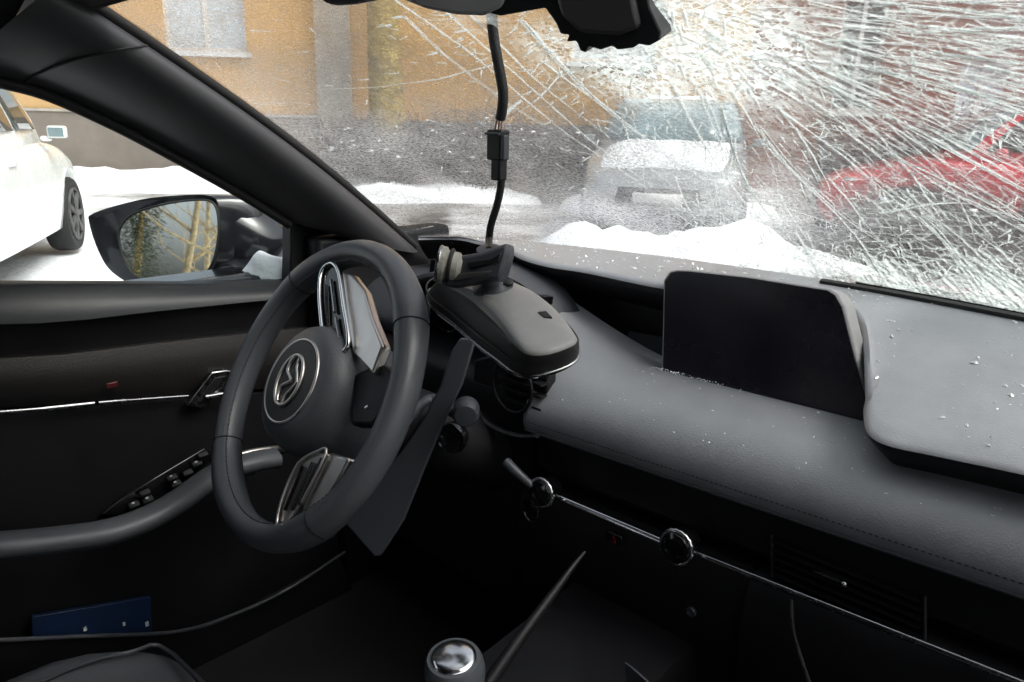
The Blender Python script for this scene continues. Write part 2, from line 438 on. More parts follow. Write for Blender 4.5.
# --- snow banks
def mound(name, c, rx, ry, h, rz, label, seed):
    N = 26; vs = []; fs = []
    for i in range(N + 1):
        for j in range(N + 1):
            a = -1 + 2 * i / N; b = -1 + 2 * j / N
            d = max(0, 1 - (a * a + b * b)); k = d ** 0.6
            z = h * k * (0.7 + 0.6 * noise.noise(V((a * 2.2 + seed, b * 2.2, seed)))) + 0.07 * k * noise.noise(V((a * 9, b * 9, seed))) - 0.12 * (1 - min(1, k * 3))
            p = Matrix.Rotation(rz, 3, 'Z') @ V((a * rx, b * ry, 0))
            vs.append((p.x, p.y, z))
    for i in range(N):
        for j in range(N):
            fs.append((i * (N + 1) + j, (i + 1) * (N + 1) + j, (i + 1) * (N + 1) + j + 1, i * (N + 1) + j + 1))
    o = meshobj(name, vs, fs, 'snow'); o.location = c
    o['kind'] = 'structure'
    return o
az = math.atan2(DIRW.y, DIRW.x)
k = 0
for t, off, rx, ry, h in ((0.5, 1.0, 2.6, 0.9, 0.34), (5.0, 1.9, 1.8, 0.7, 0.30), (8.5, 2.6, 1.6, 0.8, 0.34), (-4, 0.9, 3.0, 0.8, 0.28)):
    p = Q0 + DIRW * t + NW * off
    mound('snow_bank', (p.x, p.y, 0), rx, ry, h, az, '', k * 3.1); k += 1

# --- trees
def limb_tree(name, loc, h, r, seed, bark, label, group, lean=0.0, first=0.25, depth=4):
    rnd = random.Random(seed)
    t = empty(name, loc, label, 'tree', group)
    trunk_pts = []; p = V((0, 0, -0.15)); d = V((lean, 0, 1)).normalized()
    n = 10
    for i in range(n + 1):
        trunk_pts.append(p.copy()); p = p + d * (h / n)
        d = (d + V((rnd.uniform(-.07, .07), rnd.uniform(-.07, .07), 0))).normalized()
    rad = [r * (1.25 if i == 0 else (1 - 0.85 * i / n)) for i in range(n + 1)]
    tube('trunk', trunk_pts, rad, bark, t, seg=10)
    parts = []
    def grow(p, d, L, rr, lev):
        pts = [p.copy()]; q = p.copy(); m = 4
        for i in range(m):
            d = (d + V((rnd.uniform(-.22, .22), rnd.uniform(-.22, .22), rnd.uniform(-.05, .18)))).normalized()
            q = q + d * (L / m); pts.append(q.copy())
        parts.append(tube_geo(pts, [rr * (1 - 0.75 * i / m) for i in range(m + 1)], 5 if lev < 2 else 3))
        if lev >= depth: return
        for _ in range(4 if lev < 2 else 3):
            k = rnd.randint(1, m); nd = (d + V((rnd.uniform(-1, 1), rnd.uniform(-1, 1), rnd.uniform(-.3, .7))) * 0.9).normalized()
            grow(pts[k], nd, L * rnd.uniform(.5, .72), rr * 0.5, lev + 1)
    for i in range(9):
        k = rnd.randint(int(n * first) + 1, n); a = rnd.uniform(0, 6.28)
        grow(trunk_pts[k], V((math.cos(a), math.sin(a), rnd.uniform(.3, .9))).normalized(), h * rnd.uniform(.2, .34), rad[k] * 0.55, 1)
    v, f = merge(parts)
    meshobj('crown', v, f, 'twig' if bark != 'bark2' else 'bark2', t)
    return t
tp = at(392, 178, 'z', 0.0)
limb_tree('mossy_tree', (-9.55, 7.6, 0), 11, 0.33, 3, 'bark', 'thick mossy tree trunk standing before the ochre wall', None, first=0.45, depth=3)
for i, (x, y, h, r, lab) in enumerate([(-1.75, -24, 12, .14, 'leafless pale barked tree behind the wrecked car, first from the conifer'), (-0.6, -30, 13, .2, 'tallest leafless pale barked tree reflected in the wing mirror'),
                                        (-3.1, -27, 11, .15, 'leafless tree behind the wrecked car leaning over the snow'), (-2.5, -34, 10, .16, 'slim leafless tree behind the wrecked car with low branches')]):
    limb_tree('bare_tree', (x, y, 0), h, r, 11 + i, 'bark2', lab, None, lean=0.12 if i == 2 else 0.0, first=0.15, depth=4)
def conifer(loc, h, seed, label):
    rnd = random.Random(seed)
    t = empty('conifer_tree', loc, label, 'tree')
    tube('trunk', [(0, 0, -0.1), (0.05, 0, h * .5), (0, 0, h)], [0.18, 0.1, 0.02], 'bark', t, seg=8)
    vs = []; fs = []
    for _ in range(9000):
        z = rnd.uniform(0.08, 1) ** 0.9 * h; R0 = (1 - z / h) * h * 0.24 + 0.1
        a = rnd.uniform(0, 6.28); rr = R0 * math.sqrt(rnd.random()) * (0.8 + 0.4 * math.sin(a * 5 + z * 3))
        c = V((math.cos(a) * rr, math.sin(a) * rr, z - rr * 0.35))
        d = V((math.cos(a), math.sin(a), -0.5 + rnd.uniform(-.4, .4))).normalized(); s = V((-d.y, d.x, rnd.uniform(-.5, .5))).normalized()
        L = rnd.uniform(.06, .17); W = L * .28; k = len(vs)
        vs += [c - s * W, c + s * W, c + d * L]; fs.append((k, k + 1, k + 2))
    meshobj('crown', vs, fs, 'needle', t, smooth=False)
conifer((-4.4, -26.0, 0), 6.5, 5, 'dense green conifer in the snow behind the wrecked car')

# --- leafless shrubs with snow in front of the ochre wall
def shrub(loc, h, rad, seed, label):
    rnd = random.Random(seed)
    t = empty('snowy_shrub', loc, label, 'shrub', 'shrubs along the ochre wall')
    parts = []
    for _ in range(300):
        a = rnd.uniform(0, 6.28); rr = rad * math.sqrt(rnd.random())
        p = V((math.cos(a) * rr * .6, math.sin(a) * rr * .6, -0.05)); q = V((math.cos(a) * rr * 1.1 + rnd.uniform(-.15, .15), math.sin(a) * rr * 1.1 + rnd.uniform(-.15, .15), h * rnd.uniform(.5, 1.05)))
        m_ = (p + q) / 2 + V((rnd.uniform(-.12, .12), rnd.uniform(-.12, .12), 0))
        parts.append(tube_geo([p, m_, q], [.012, .008, .004], 3))
        for _ in range(3):
            e = m_.lerp(q, rnd.random()); g = e + V((rnd.uniform(-.22, .22), rnd.uniform(-.22, .22), rnd.uniform(0, .22)))
            parts.append(tube_geo([e, g], [.006, .003], 3))
    v, f = merge(parts); o = meshobj('branches', v, f, 'twig', t); o['kind'] = 'stuff'
    vs = []; fs = []
    for _ in range(60):
        a = rnd.uniform(0, 6.28); rr = rad * math.sqrt(rnd.random()); c = V((math.cos(a) * rr, math.sin(a) * rr, h * rnd.uniform(.35, .95)))
        s = rnd.uniform(.02, .065); k = len(vs)
        for i in range(6):
            b = 1.047 * i; vs.append(c + V((math.cos(b) * s * rnd.uniform(.7, 1.3), math.sin(b) * s * rnd.uniform(.7, 1.3), rnd.uniform(-.02, .02))))
        vs.append(c + V((s * rnd.uniform(-.6, .6), 0, s * .35))); vs.append(c - V((0, 0, s * .3)))
        for i in range(6): fs += [(k + i, k + (i + 1) % 6, k + 6), (k + (i + 1) % 6, k + i, k + 7)]
    o = meshobj('snow', vs, fs, 'snow', t); o['kind'] = 'stuff'
for i, (x, y, h, rd) in enumerate(((-2.75, 9.6, 1.25, .8), (-1.9, 11.6, 1.5, 1.0), (-1.55, 7.3, .62, .6), (-0.75, 7.5, .5, .55))):
    shrub((x, y, 0.0), h, rd, 50 + i, ['leafless shrub dusted with snow between silver car and red car', 'tall leafless shrub behind the red car', 'low leafless shrub before the front wheel of the red car', 'low leafless shrub before the door of the red car'][i])
places = ['beside the mossy tree trunk', 'second from the mossy tree trunk', 'third from the mossy tree trunk', 'at the far corner of the ochre wall']
for i, (t_, h, rd) in enumerate(((4.1, 1.0, .9), (5.6, 1.15, .95), (7.2, 1.0, .9), (8.8, 1.25, 1.0))):
    p = Q0 + DIRW * t_ + NW * 1.35
    shrub((p.x, p.y, 0.12), h, rd, 30 + i, 'leafless shrub dusted with snow ' + places[i])

# ================================================================ parked cars
def boolean_diff(o, cutters):
    bm = []
    for c in cutters:
        md = o.modifiers.new('cut', 'BOOLEAN'); md.operation = 'DIFFERENCE'; md.object = c; md.solver = 'EXACT'
    dg = bpy.context.evaluated_depsgraph_get()
    me = bpy.data.meshes.new_from_object(o.evaluated_get(dg))
    o.modifiers.clear(); o.data = me
    for c in cutters: bpy.data.objects.remove(c, do_unlink=True)
def parked_car(name, loc, rz, paint, glassm, label, snow=False):
    root = empty(name, loc, label, 'car', None, rz)
    Lh = 2.12
    # stations: y, half width at belt, z sill, z top (hood / belt / boot), half width at sill
    st = [(-2.12, .70, .42, .80, .66), (-2.06, .80, .30, .93, .76), (-1.8, .86, .24, .98, .84), (-1.2, .885, .21, .97, .87), (-.4, .895, .20, .95, .88), (.5, .895, .20, .93, .88),
          (1.0, .885, .20, .92, .87), (1.5, .86, .22, .84, .85), (1.85, .80, .26, .75, .80), (2.05, .70, .32, .66, .70), (2.12, .58, .42, .58, .60)]
    rings = []
    for y, hw, z0, z1, hs_ in st:
        zs = z1 - z0
        half = [(0.0, z0), (hs_ * .8, z0), (hs_ * .98, z0 + .05 * zs), (hs_ + .012, z0 + .25 * zs), (hw + .01, z0 + .5 * zs), (hw, z0 + .72 * zs), (hw - .015, z0 + .86 * zs), (hw - .06, z0 + .96 * zs), (hw * .75, z1 + .012), (hw * .4, z1 + .025), (0.0, z1 + .03)]
        ring = [V((x, y, z)) for x, z in half] + [V((-x, y, z)) for x, z in reversed(half[1:-1])]
        rings.append(ring)
    # resample along length for smoothness
    R2 = []
    nst = len(rings)
    cols = [catmull([rings[i][j] for i in range(nst)], 4) for j in range(len(rings[0]))]
    R2 = [[c[i] for c in cols] for i in range(len(cols[0]))]
    v, f = loft(R2)
    body = meshobj('body', v, f, paint, root, angle=50)
    cut = []
    for y in (-1.3, 1.32):
        v, f = disc_geo((-1.2, y, .31), (1, 0, 0), .365, 2.4, 32)
        c = meshobj('cutter', v, f, 'dark'); cut.append(c)
    body.parent = None; boolean_diff(body, cut); body.parent = root
    body.data.materials.clear(); body.data.materials.append(M[paint])
    # greenhouse
    def gh(y, hw, z): return (y, hw, z)
    base = [(-1.95, .70), (-1.0, .84), (.2, .85), (.95, .80), (1.15, .55)]
    top = [(-1.45, .56), (-.8, .62), (-.1, .63), (.2, .60), (.28, .45)]
    zb, zt = .93, 1.45
    levels = []
    for k_ in range(7):
        a = k_ / 6; z = zb + (zt - zb) * math.sin(a * math.pi / 2) ** 0.95 if k_ else zb - .04
        a2 = a ** 1.15
        ring = []
        for (y0, h0), (y1, h1) in zip(base, top): ring.append(V((h0 + (h1 - h0) * a2, y0 + (y1 - y0) * a2, z)))
        ring += [V((-p.x, p.y, p.z)) for p in reversed(ring)]
        levels.append(ring)
    top_ring = levels[-1]
    v, f = loft(levels); v = list(v)
    rf = meshobj('roof', v, f, paint, root, angle=50)
    def gp(y0f, a):      # point on the side at base fraction and height fraction
        a2 = a ** 1.15; z = zb + (zt - zb) * math.sin(a * math.pi / 2) ** 0.95
        pts = [V((h0 + (h1 - h0) * a2, yy0 + (yy1 - yy0) * a2, z)) for (yy0, h0), (yy1, h1) in zip(base, top)]
        i = min(int(y0f), 3); return pts[i].lerp(pts[i + 1], y0f - i)
    def patch(fr, m, nm, sx=1, n=5):
        (u0, u1, a0, a1) = fr; vs = []; fs = []
        c = V((0, -.3, 1.1))
        for i in range(n + 1):
            for j in range(n + 1):
                p = gp(u0 + (u1 - u0) * i / n, a0 + (a1 - a0) * j / n); d = V((p.x, 0, .4)).normalized(); p = p + d * .008
                vs.append(V((p.x * sx, p.y, p.z)))
        for i in range(n):
            for j in range(n): fs.append((i * (n + 1) + j, (i + 1) * (n + 1) + j, (i + 1) * (n + 1) + j + 1, i * (n + 1) + j + 1))
        o = meshobj(nm, vs, fs, m, root)
        sd_ = o.modifiers.new('solid', 'SOLIDIFY'); sd_.thickness = .006; sd_.offset = 0
        return o
    for sx in (1, -1):
        patch((1.02, 1.95, .08, .86), glassm, 'side_window', sx); patch((2.02, 2.85, .08, .86), glassm, 'side_window', sx)
        patch((.25, .95, .08, .86), glassm, 'side_window', sx)
    def cross(i, a, m, nm, inset):
        a2s = [a[0] + (a[1] - a[0]) * q / 5 for q in range(6)]; vs = []; fs = []
        for q in a2s:
            aa = q ** 1.15; z = zb + (zt - zb) * math.sin(q * math.pi / 2) ** 0.95
            y0, h0 = base[i]; y1, h1 = top[i]; hw = (h0 + (h1 - h0) * aa) - inset; y = y0 + (y1 - y0) * aa + (.012 if i else -.012)
            for s in range(7): vs.append(V((hw * (-1 + s / 3), y, z + .01)))
        for r_ in range(5):
            for s in range(6): fs.append((r_ * 7 + s, r_ * 7 + s + 1, r_ * 7 + s + 8, r_ * 7 + s + 7))
        o = meshobj(nm, vs, fs, m, root); sd_ = o.modifiers.new('solid', 'SOLIDIFY'); sd_.thickness = .006; sd_.offset = 0
    cross(4, (.06, .92), 'carglass', 'windscreen', -.0); cross(0, (.06, .92), 'carglass', 'rear_window', .05)
    for sx in (1, -1):
        patch((3.05, 3.98, .08, .9), 'carglass', 'windscreen_side', sx)
        v, f = merge([box_geo((sx * .97, .72, .99), (.13, .08, .09)), box_geo((sx * .89, .72, .94), (.08, .05, .04))])
        wm = meshobj('wing_mirror', v, f, paint, root, bevel=.03, bseg=3)
        v, f = box_geo((sx * .97, .678, .99), (.10, .006, .065)); meshobj('glass', v, f, 'carglass', wm, smooth=False)
        v, f = box_geo((sx * .893, -.18, .80), (.03, .16, .022)); meshobj('door_handle', v, f, paint, root, bevel=.008)
        hl = [V((sx * .42, 2.085, .60)), V((sx * .72, 1.98, .62)), V((sx * .80, 1.80, .70)), V((sx * .74, 1.90, .735)), V((sx * .45, 2.04, .66))]
        slab('headlight', hl, (sx * .3, 1, .2), .05, 'lamp', root, bevel=.01)
        tl = [V((sx * .55, -2.13, .74)), V((sx * .80, -2.05, .74)), V((sx * .82, -2.02, .88)), V((sx * .56, -2.12, .88))]
        slab('tail_light', tl, (sx * .3, -1, 0), .05, 'redlens', root, bevel=.01)
        for y in (-1.3, 1.32):
            prof = [(.10, -.02), (.20, -.012), (.25, 0), (.29, .0), (.305, -.02), (.31, -.06), (.31, -.15), (.29, -.19), (.2, -.19)]
            v, f = lathe((sx * .885, y, .305), (sx, 0, 0), prof, 40)
            wh = meshobj('wheel', v, f, 'rubber', root, angle=40)
            sp = []
            for q in range(7):
                an = q * 2 * math.pi / 7; dv = V((0, math.cos(an), math.sin(an)))
                c = V((sx * .885, y, .305)) + dv * .115; rot = Matrix.Rotation(an, 3, 'X')
                sp.append(box_geo(c, (.02, .19, .045), rot))
            sp.append(disc_geo((sx * .88, y, .305), (sx, 0, 0), .045, .018, 20))
            tt = [V((sx * .886, y, .305)) + V((0, math.cos(b) * .212, math.sin(b) * .212)) for b in [i * 2 * math.pi / 32 for i in range(32)]]
            sp.append(tube_geo(tt, .012, 6, True))
            v, f = merge(sp); meshobj('rim', v, f, 'rim', wh, angle=40)
    slab('grille', [V((-.45, 2.135, .36)), V((.45, 2.135, .36)), V((.40, 2.13, .54)), V((-.40, 2.13, .54))], (0, 1, 0), .08, 'dark', root, bevel=.01)
    v, f = box_geo((0, 2.14, .44), (.5, .012, .10)); meshobj('number_plate', v, f, 'wframe', root)
    v, f = box_geo((0, -2.14, .62), (.5, .012, .10)); meshobj('number_plate', v, f, 'wframe', root)
    v, f = box_geo((0, 0, .24), (1.5, 3.4, .12)); meshobj('underbody', v, f, 'dark', root)
    if snow:
        for nm, pts_ in (('bonnet_snow', (1.05, 2.02, .66, .93, .80)), ('roof_snow', (-1.5, .3, .5, 1.45, 1.45))):
            y0, y1, hw, za, zb_ = pts_; N = 16; vs = []; fs = []
            for i in range(N + 1):
                for j in range(N + 1):
                    a = -1 + 2 * i / N; b = j / N; e = (1 - abs(a) ** 6) * (1 - abs(2 * b - 1) ** 6)
                    y = y0 + (y1 - y0) * b; z = za + (zb_ - za) * b
                    if nm == 'bonnet_snow': z = .955 - .26 * b ** 1.7
                    vs.append(V((a * hw, y, z - .03 + e * (.10 + .04 * noise.noise(V((a * 3, b * 4, za)))))))
            for i in range(N):
                for j in range(N): fs.append((i * (N + 1) + j, (i + 1) * (N + 1) + j, (i + 1) * (N + 1) + j + 1, i * (N + 1) + j + 1))
            o = meshobj(nm, vs, fs, 'snow', root); o['kind'] = 'stuff'
    return root
wd = V((-math.cos(R(29)), math.sin(R(29)), 0)); wr_ = V((wd.y, -wd.x, 0)); wl = at(81, 249, 'z', 0.0)
th = math.atan2(wd.y, wd.x) - math.pi / 2
wl = wl - wd * 1.32 - wr_ * .885
parked_car('parked_car', (wl.x, wl.y, 0), th, 'whitepaint', 'carglass_dark', 'white hatchback parked in the snow beyond the wing mirror')
dv = (CAM - V((-3.9, 8.2, 1.15))); 
parked_car('parked_car', (-4.75, 8.45, 0), math.atan2(dv.y, dv.x) - math.pi / 2, 'greypaint', 'carglass_dark', 'silver car with snow heaped on its bonnet, facing the wrecked car', snow=True)
parked_car('parked_car', (-0.75, 8.8, 0), R(112), 'redpaint', 'carglass_dark', 'red car parked before the reddish brown building', snow=False)
# ================================================================ THE WRECKED CAR
car = empty('wrecked_car', (0, 0, 0), 'wrecked dark car seen from inside, with shattered windscreen, black dashboard and turned steering wheel', 'car')

# ---------------------------------------------------------------- windscreen
GW, GL = 0.62, 0.73
def GS(s, t, off=0.0):
    b = V((0.69 * s, 1.075 - 0.19 * s * s, 0.925)); c = V((0.575 * s, 0.405 - 0.075 * s * s, 1.305 - 0.035 * s * s))
    p = b.lerp(c, t); n = V((0.25 * s, 0.42, 0.86)).normalized()
    return p + n * (0.02 * math.sin(math.pi * t) * 0.8 + off)
_grid = [(s / 40, t / 40, proj(GS(s / 40, t / 40))) for s in range(-40, 41) for t in range(-4, 48)]
def to_glass(px, py):
    best = min(_grid, key=lambda g: (g[2][0] - px) ** 2 + (g[2][1] - py) ** 2)
    s0, t0 = best[0], best[1]; st_ = 0.0125
    for _ in range(6):
        c = [(s0 + a * st_, t0 + b * st_) for a in (-1, 0, 1) for b in (-1, 0, 1)]
        s0, t0 = min(c, key=lambda q: sum((u - v) ** 2 for u, v in zip(proj(GS(*q)), (px, py)))); st_ /= 1.6
    return V((s0 * GW, t0 * GL))
IMP = to_glass(668, 8)
ANCH = [(to_glass(a, b), sg, wt) for a, b, sg, wt in ((700, 45, .085, .85), (800, 60, .12, .65), (960, 60, .12, .62), (900, 285, .085, 1.0), (1010, 292, .09, 1.0), (800, 268, .06, .85),
        (740, 215, .08, .5), (880, 210, .10, .42), (560, 70, .05, .45), (470, 30, .05, .35), (1000, 150, .1, .45), (690, 165, .07, .5), (900, 205, .09, .55), (640, 140, .05, .4))]
def dense(X, Y):
    p = V((X, Y)); d = 0.0
    for a, sg, wt in ANCH: d = max(d, wt * math.exp(-((p - a).length / sg) ** 2 / 2))
    return d
def windscreen():
    NS, NT = 150, 90; vs = []; fs = []; den = []; pol = []; flat = []; cru = []
    CRU = [(to_glass(a, b), sg, wt) for a, b, sg, wt in ((720, 45, .075, 1.0), (640, 75, .05, .8), (560, 50, .04, .55), (900, 292, .05, .8), (1000, 300, .05, .8), (790, 275, .04, .6), (480, 20, .03, .4))]
    for i in range(NS + 1):
        for j in range(NT + 1):
            s = -1 + 2 * i / NS; t = j / NT; vs.append(GS(s, t))
            X, Y = s * GW, t * GL; den.append(dense(X, Y)); d = V((X, Y)) - IMP; cru.append(max(math.exp(-((V((X, Y)) - a).length / sg) ** 2 / 2) * wt for a, sg, wt in CRU))
            pol.append((math.atan2(d.y, d.x + 1e-6) if d.y < 0 or d.x > 0 else math.atan2(d.y, d.x) - 2 * math.pi, d.length, 0)); flat.append((X, Y, 0))
    for i in range(NS):
        for j in range(NT): fs.append((i * (NT + 1) + j, (i + 1) * (NT + 1) + j, (i + 1) * (NT + 1) + j + 1, i * (NT + 1) + j + 1))
    m = bpy.data.materials.new('shattered_windscreen_glass'); m.use_nodes = True
    nt = m.node_tree; nt.nodes.clear(); L = nt.links.new; N = nt.nodes.new
    out = N('ShaderNodeOutputMaterial')
    aD = N('ShaderNodeAttribute'); aD.attribute_name = 'dense'
    aP = N('ShaderNodeAttribute'); aP.attribute_name = 'polar'
    aF = N('ShaderNodeAttribute'); aF.attribute_name = 'flat'
    def mapping(src, sc):
        mp = N('ShaderNodeMapping'); mp.inputs['Scale'].default_value = sc; L(src.outputs['Vector'], mp.inputs['Vector']); return mp.outputs[0]
    def ntex(vec, scale, det=3, rough=.6):
        t = N('ShaderNodeTexNoise'); t.inputs['Scale'].default_value = scale; t.inputs['Detail'].default_value = det; t.inputs['Roughness'].default_value = rough; L(vec, t.inputs['Vector']); return t.outputs['Fac']
    def mrange(v, a, b, c=0.0, d=1.0):
        t = N('ShaderNodeMapRange'); L(v, t.inputs['Value'])
        for k_, x in zip(('From Min', 'From Max', 'To Min', 'To Max'), (a, b, c, d)): t.inputs[k_].default_value = x
        return t.outputs[0]
    def math_(op, a, b):
        t = N('ShaderNodeMath'); t.operation = op
        for k_, x in enumerate((a, b)):
            if isinstance(x, (int, float)): t.inputs[k_].default_value = x
            else: L(x, t.inputs[k_])
        return t.outputs[0]
    # wet, slushy film: small refracting droplets
    wet = ntex(aF.outputs['Vector'], 230, 4, .7)
    blotch = ntex(aF.outputs['Vector'], 9, 4, .6)
    bp = N('ShaderNodeBump'); bp.inputs['Strength'].default_value = .5; bp.inputs['Distance'].default_value = .003; L(wet, bp.inputs['Height'])
    tr = N('ShaderNodeBsdfTransparent'); tr.inputs[0].default_value = (.95, .98, .965, 1)
    rf = N('ShaderNodeBsdfRefraction'); rf.inputs['IOR'].default_value = 1.06; rf.inputs['Roughness'].default_value = .30; rf.inputs['Color'].default_value = (.96, .985, .975, 1); L(bp.outputs[0], rf.inputs['Normal'])
    m1 = N('ShaderNodeMixShader'); L(math_('MULTIPLY', mrange(wet, .42, .54, .45, 1.0), mrange(blotch, .35, .65, .35, .85)), m1.inputs[0]); L(tr.outputs[0], m1.inputs[1]); L(rf.outputs[0], m1.inputs[2])
    # white powdered glass and slush
    df = N('ShaderNodeBsdfDiffuse'); df.inputs[0].default_value = (.85, .89, .88, 1)
    tl = N('ShaderNodeBsdfTranslucent'); tl.inputs[0].default_value = (.85, .95, .92, 1)
    wm = N('ShaderNodeMixShader'); wm.inputs[0].default_value = .72; L(df.outputs[0], wm.inputs[1]); L(tl.outputs[0], wm.inputs[2])
    streak = ntex(mapping(aP, (62, 11, 1)), 1.0, 5, .62)
    aC = N('ShaderNodeAttribute'); aC.attribute_name = 'crush'
    fine = ntex(aF.outputs['Vector'], 90, 4, .75)
    v = N('ShaderNodeTexVoronoi'); v.feature = 'DISTANCE_TO_EDGE'; v.inputs['Scale'].default_value = 1; L(mapping(aF, (55, 55, 1)), v.inputs['Vector'])
    edge = mrange(v.outputs['Distance'], 0.0, .09, 1, 0)
    sm = math_('ADD', math_('MULTIPLY', streak, .6), math_('MULTIPLY', fine, .4))
    thr = mrange(aD.outputs['Fac'], 0, 1, .70, .41)
    cr = math_('MULTIPLY', math_('SUBTRACT', sm, thr), 9.0)
    crc = N('ShaderNodeClamp'); L(cr, crc.inputs[0])
    powd = math_('MULTIPLY', crc.outputs[0], .78)
    ed = math_('MULTIPLY', edge, math_('MULTIPLY', mrange(aD.outputs['Fac'], .1, .8), .65))
    spk = math_('MULTIPLY', mrange(wet, .60, .72), mrange(blotch, .40, .68, .03, .30))
    base = mrange(aD.outputs['Fac'], .15, 1.0, .004, .14)
    vc_ = N('ShaderNodeTexVoronoi'); vc_.inputs['Scale'].default_value = 1; L(mapping(aF, (150, 190, 1)), vc_.inputs['Vector'])
    sp_ = N('ShaderNodeSeparateColor'); L(vc_.outputs['Color'], sp_.inputs[0])
    ve_ = N('ShaderNodeTexVoronoi'); ve_.feature = 'DISTANCE_TO_EDGE'; ve_.inputs['Scale'].default_value = 1; L(mapping(aF, (150, 190, 1)), ve_.inputs['Vector'])
    cell = math_('MAXIMUM', mrange(sp_.outputs[0], .25, .9, .0, .85), mrange(ve_.outputs['Distance'], .03, .12, .8, 0))
    powd = math_('MAXIMUM', powd, math_('MULTIPLY', cell, mrange(aC.outputs['Fac'], .15, .75)))
    tot = math_('MAXIMUM', math_('MAXIMUM', powd, ed), math_('MAXIMUM', spk, base))
    m2 = N('ShaderNodeMixShader'); L(tot, m2.inputs[0]); L(m1.outputs[0], m2.inputs[1]); L(wm.outputs[0], m2.inputs[2])
    gl = N('ShaderNodeBsdfGlossy'); gl.inputs['Roughness'].default_value = .06
    m3 = N('ShaderNodeMixShader'); m3.inputs[0].default_value = .035; L(m2.outputs[0], m3.inputs[1]); L(gl.outputs[0], m3.inputs[2])
    L(m3.outputs[0], out.inputs[0])
    o = meshobj('windscreen', vs, fs, m, car)
    me = o.data
    a = me.attributes.new('dense', 'FLOAT', 'POINT'); a.data.foreach_set('value', den)
    a = me.attributes.new('crush', 'FLOAT', 'POINT'); a.data.foreach_set('value', cru)
    a = me.attributes.new('polar', 'FLOAT_VECTOR', 'POINT'); a.data.foreach_set('vector', [c for p in pol for c in p])
    a = me.attributes.new('flat', 'FLOAT_VECTOR', 'POINT'); a.data.foreach_set('vector', [c for p in flat for c in p])
    return o
WS = windscreen()

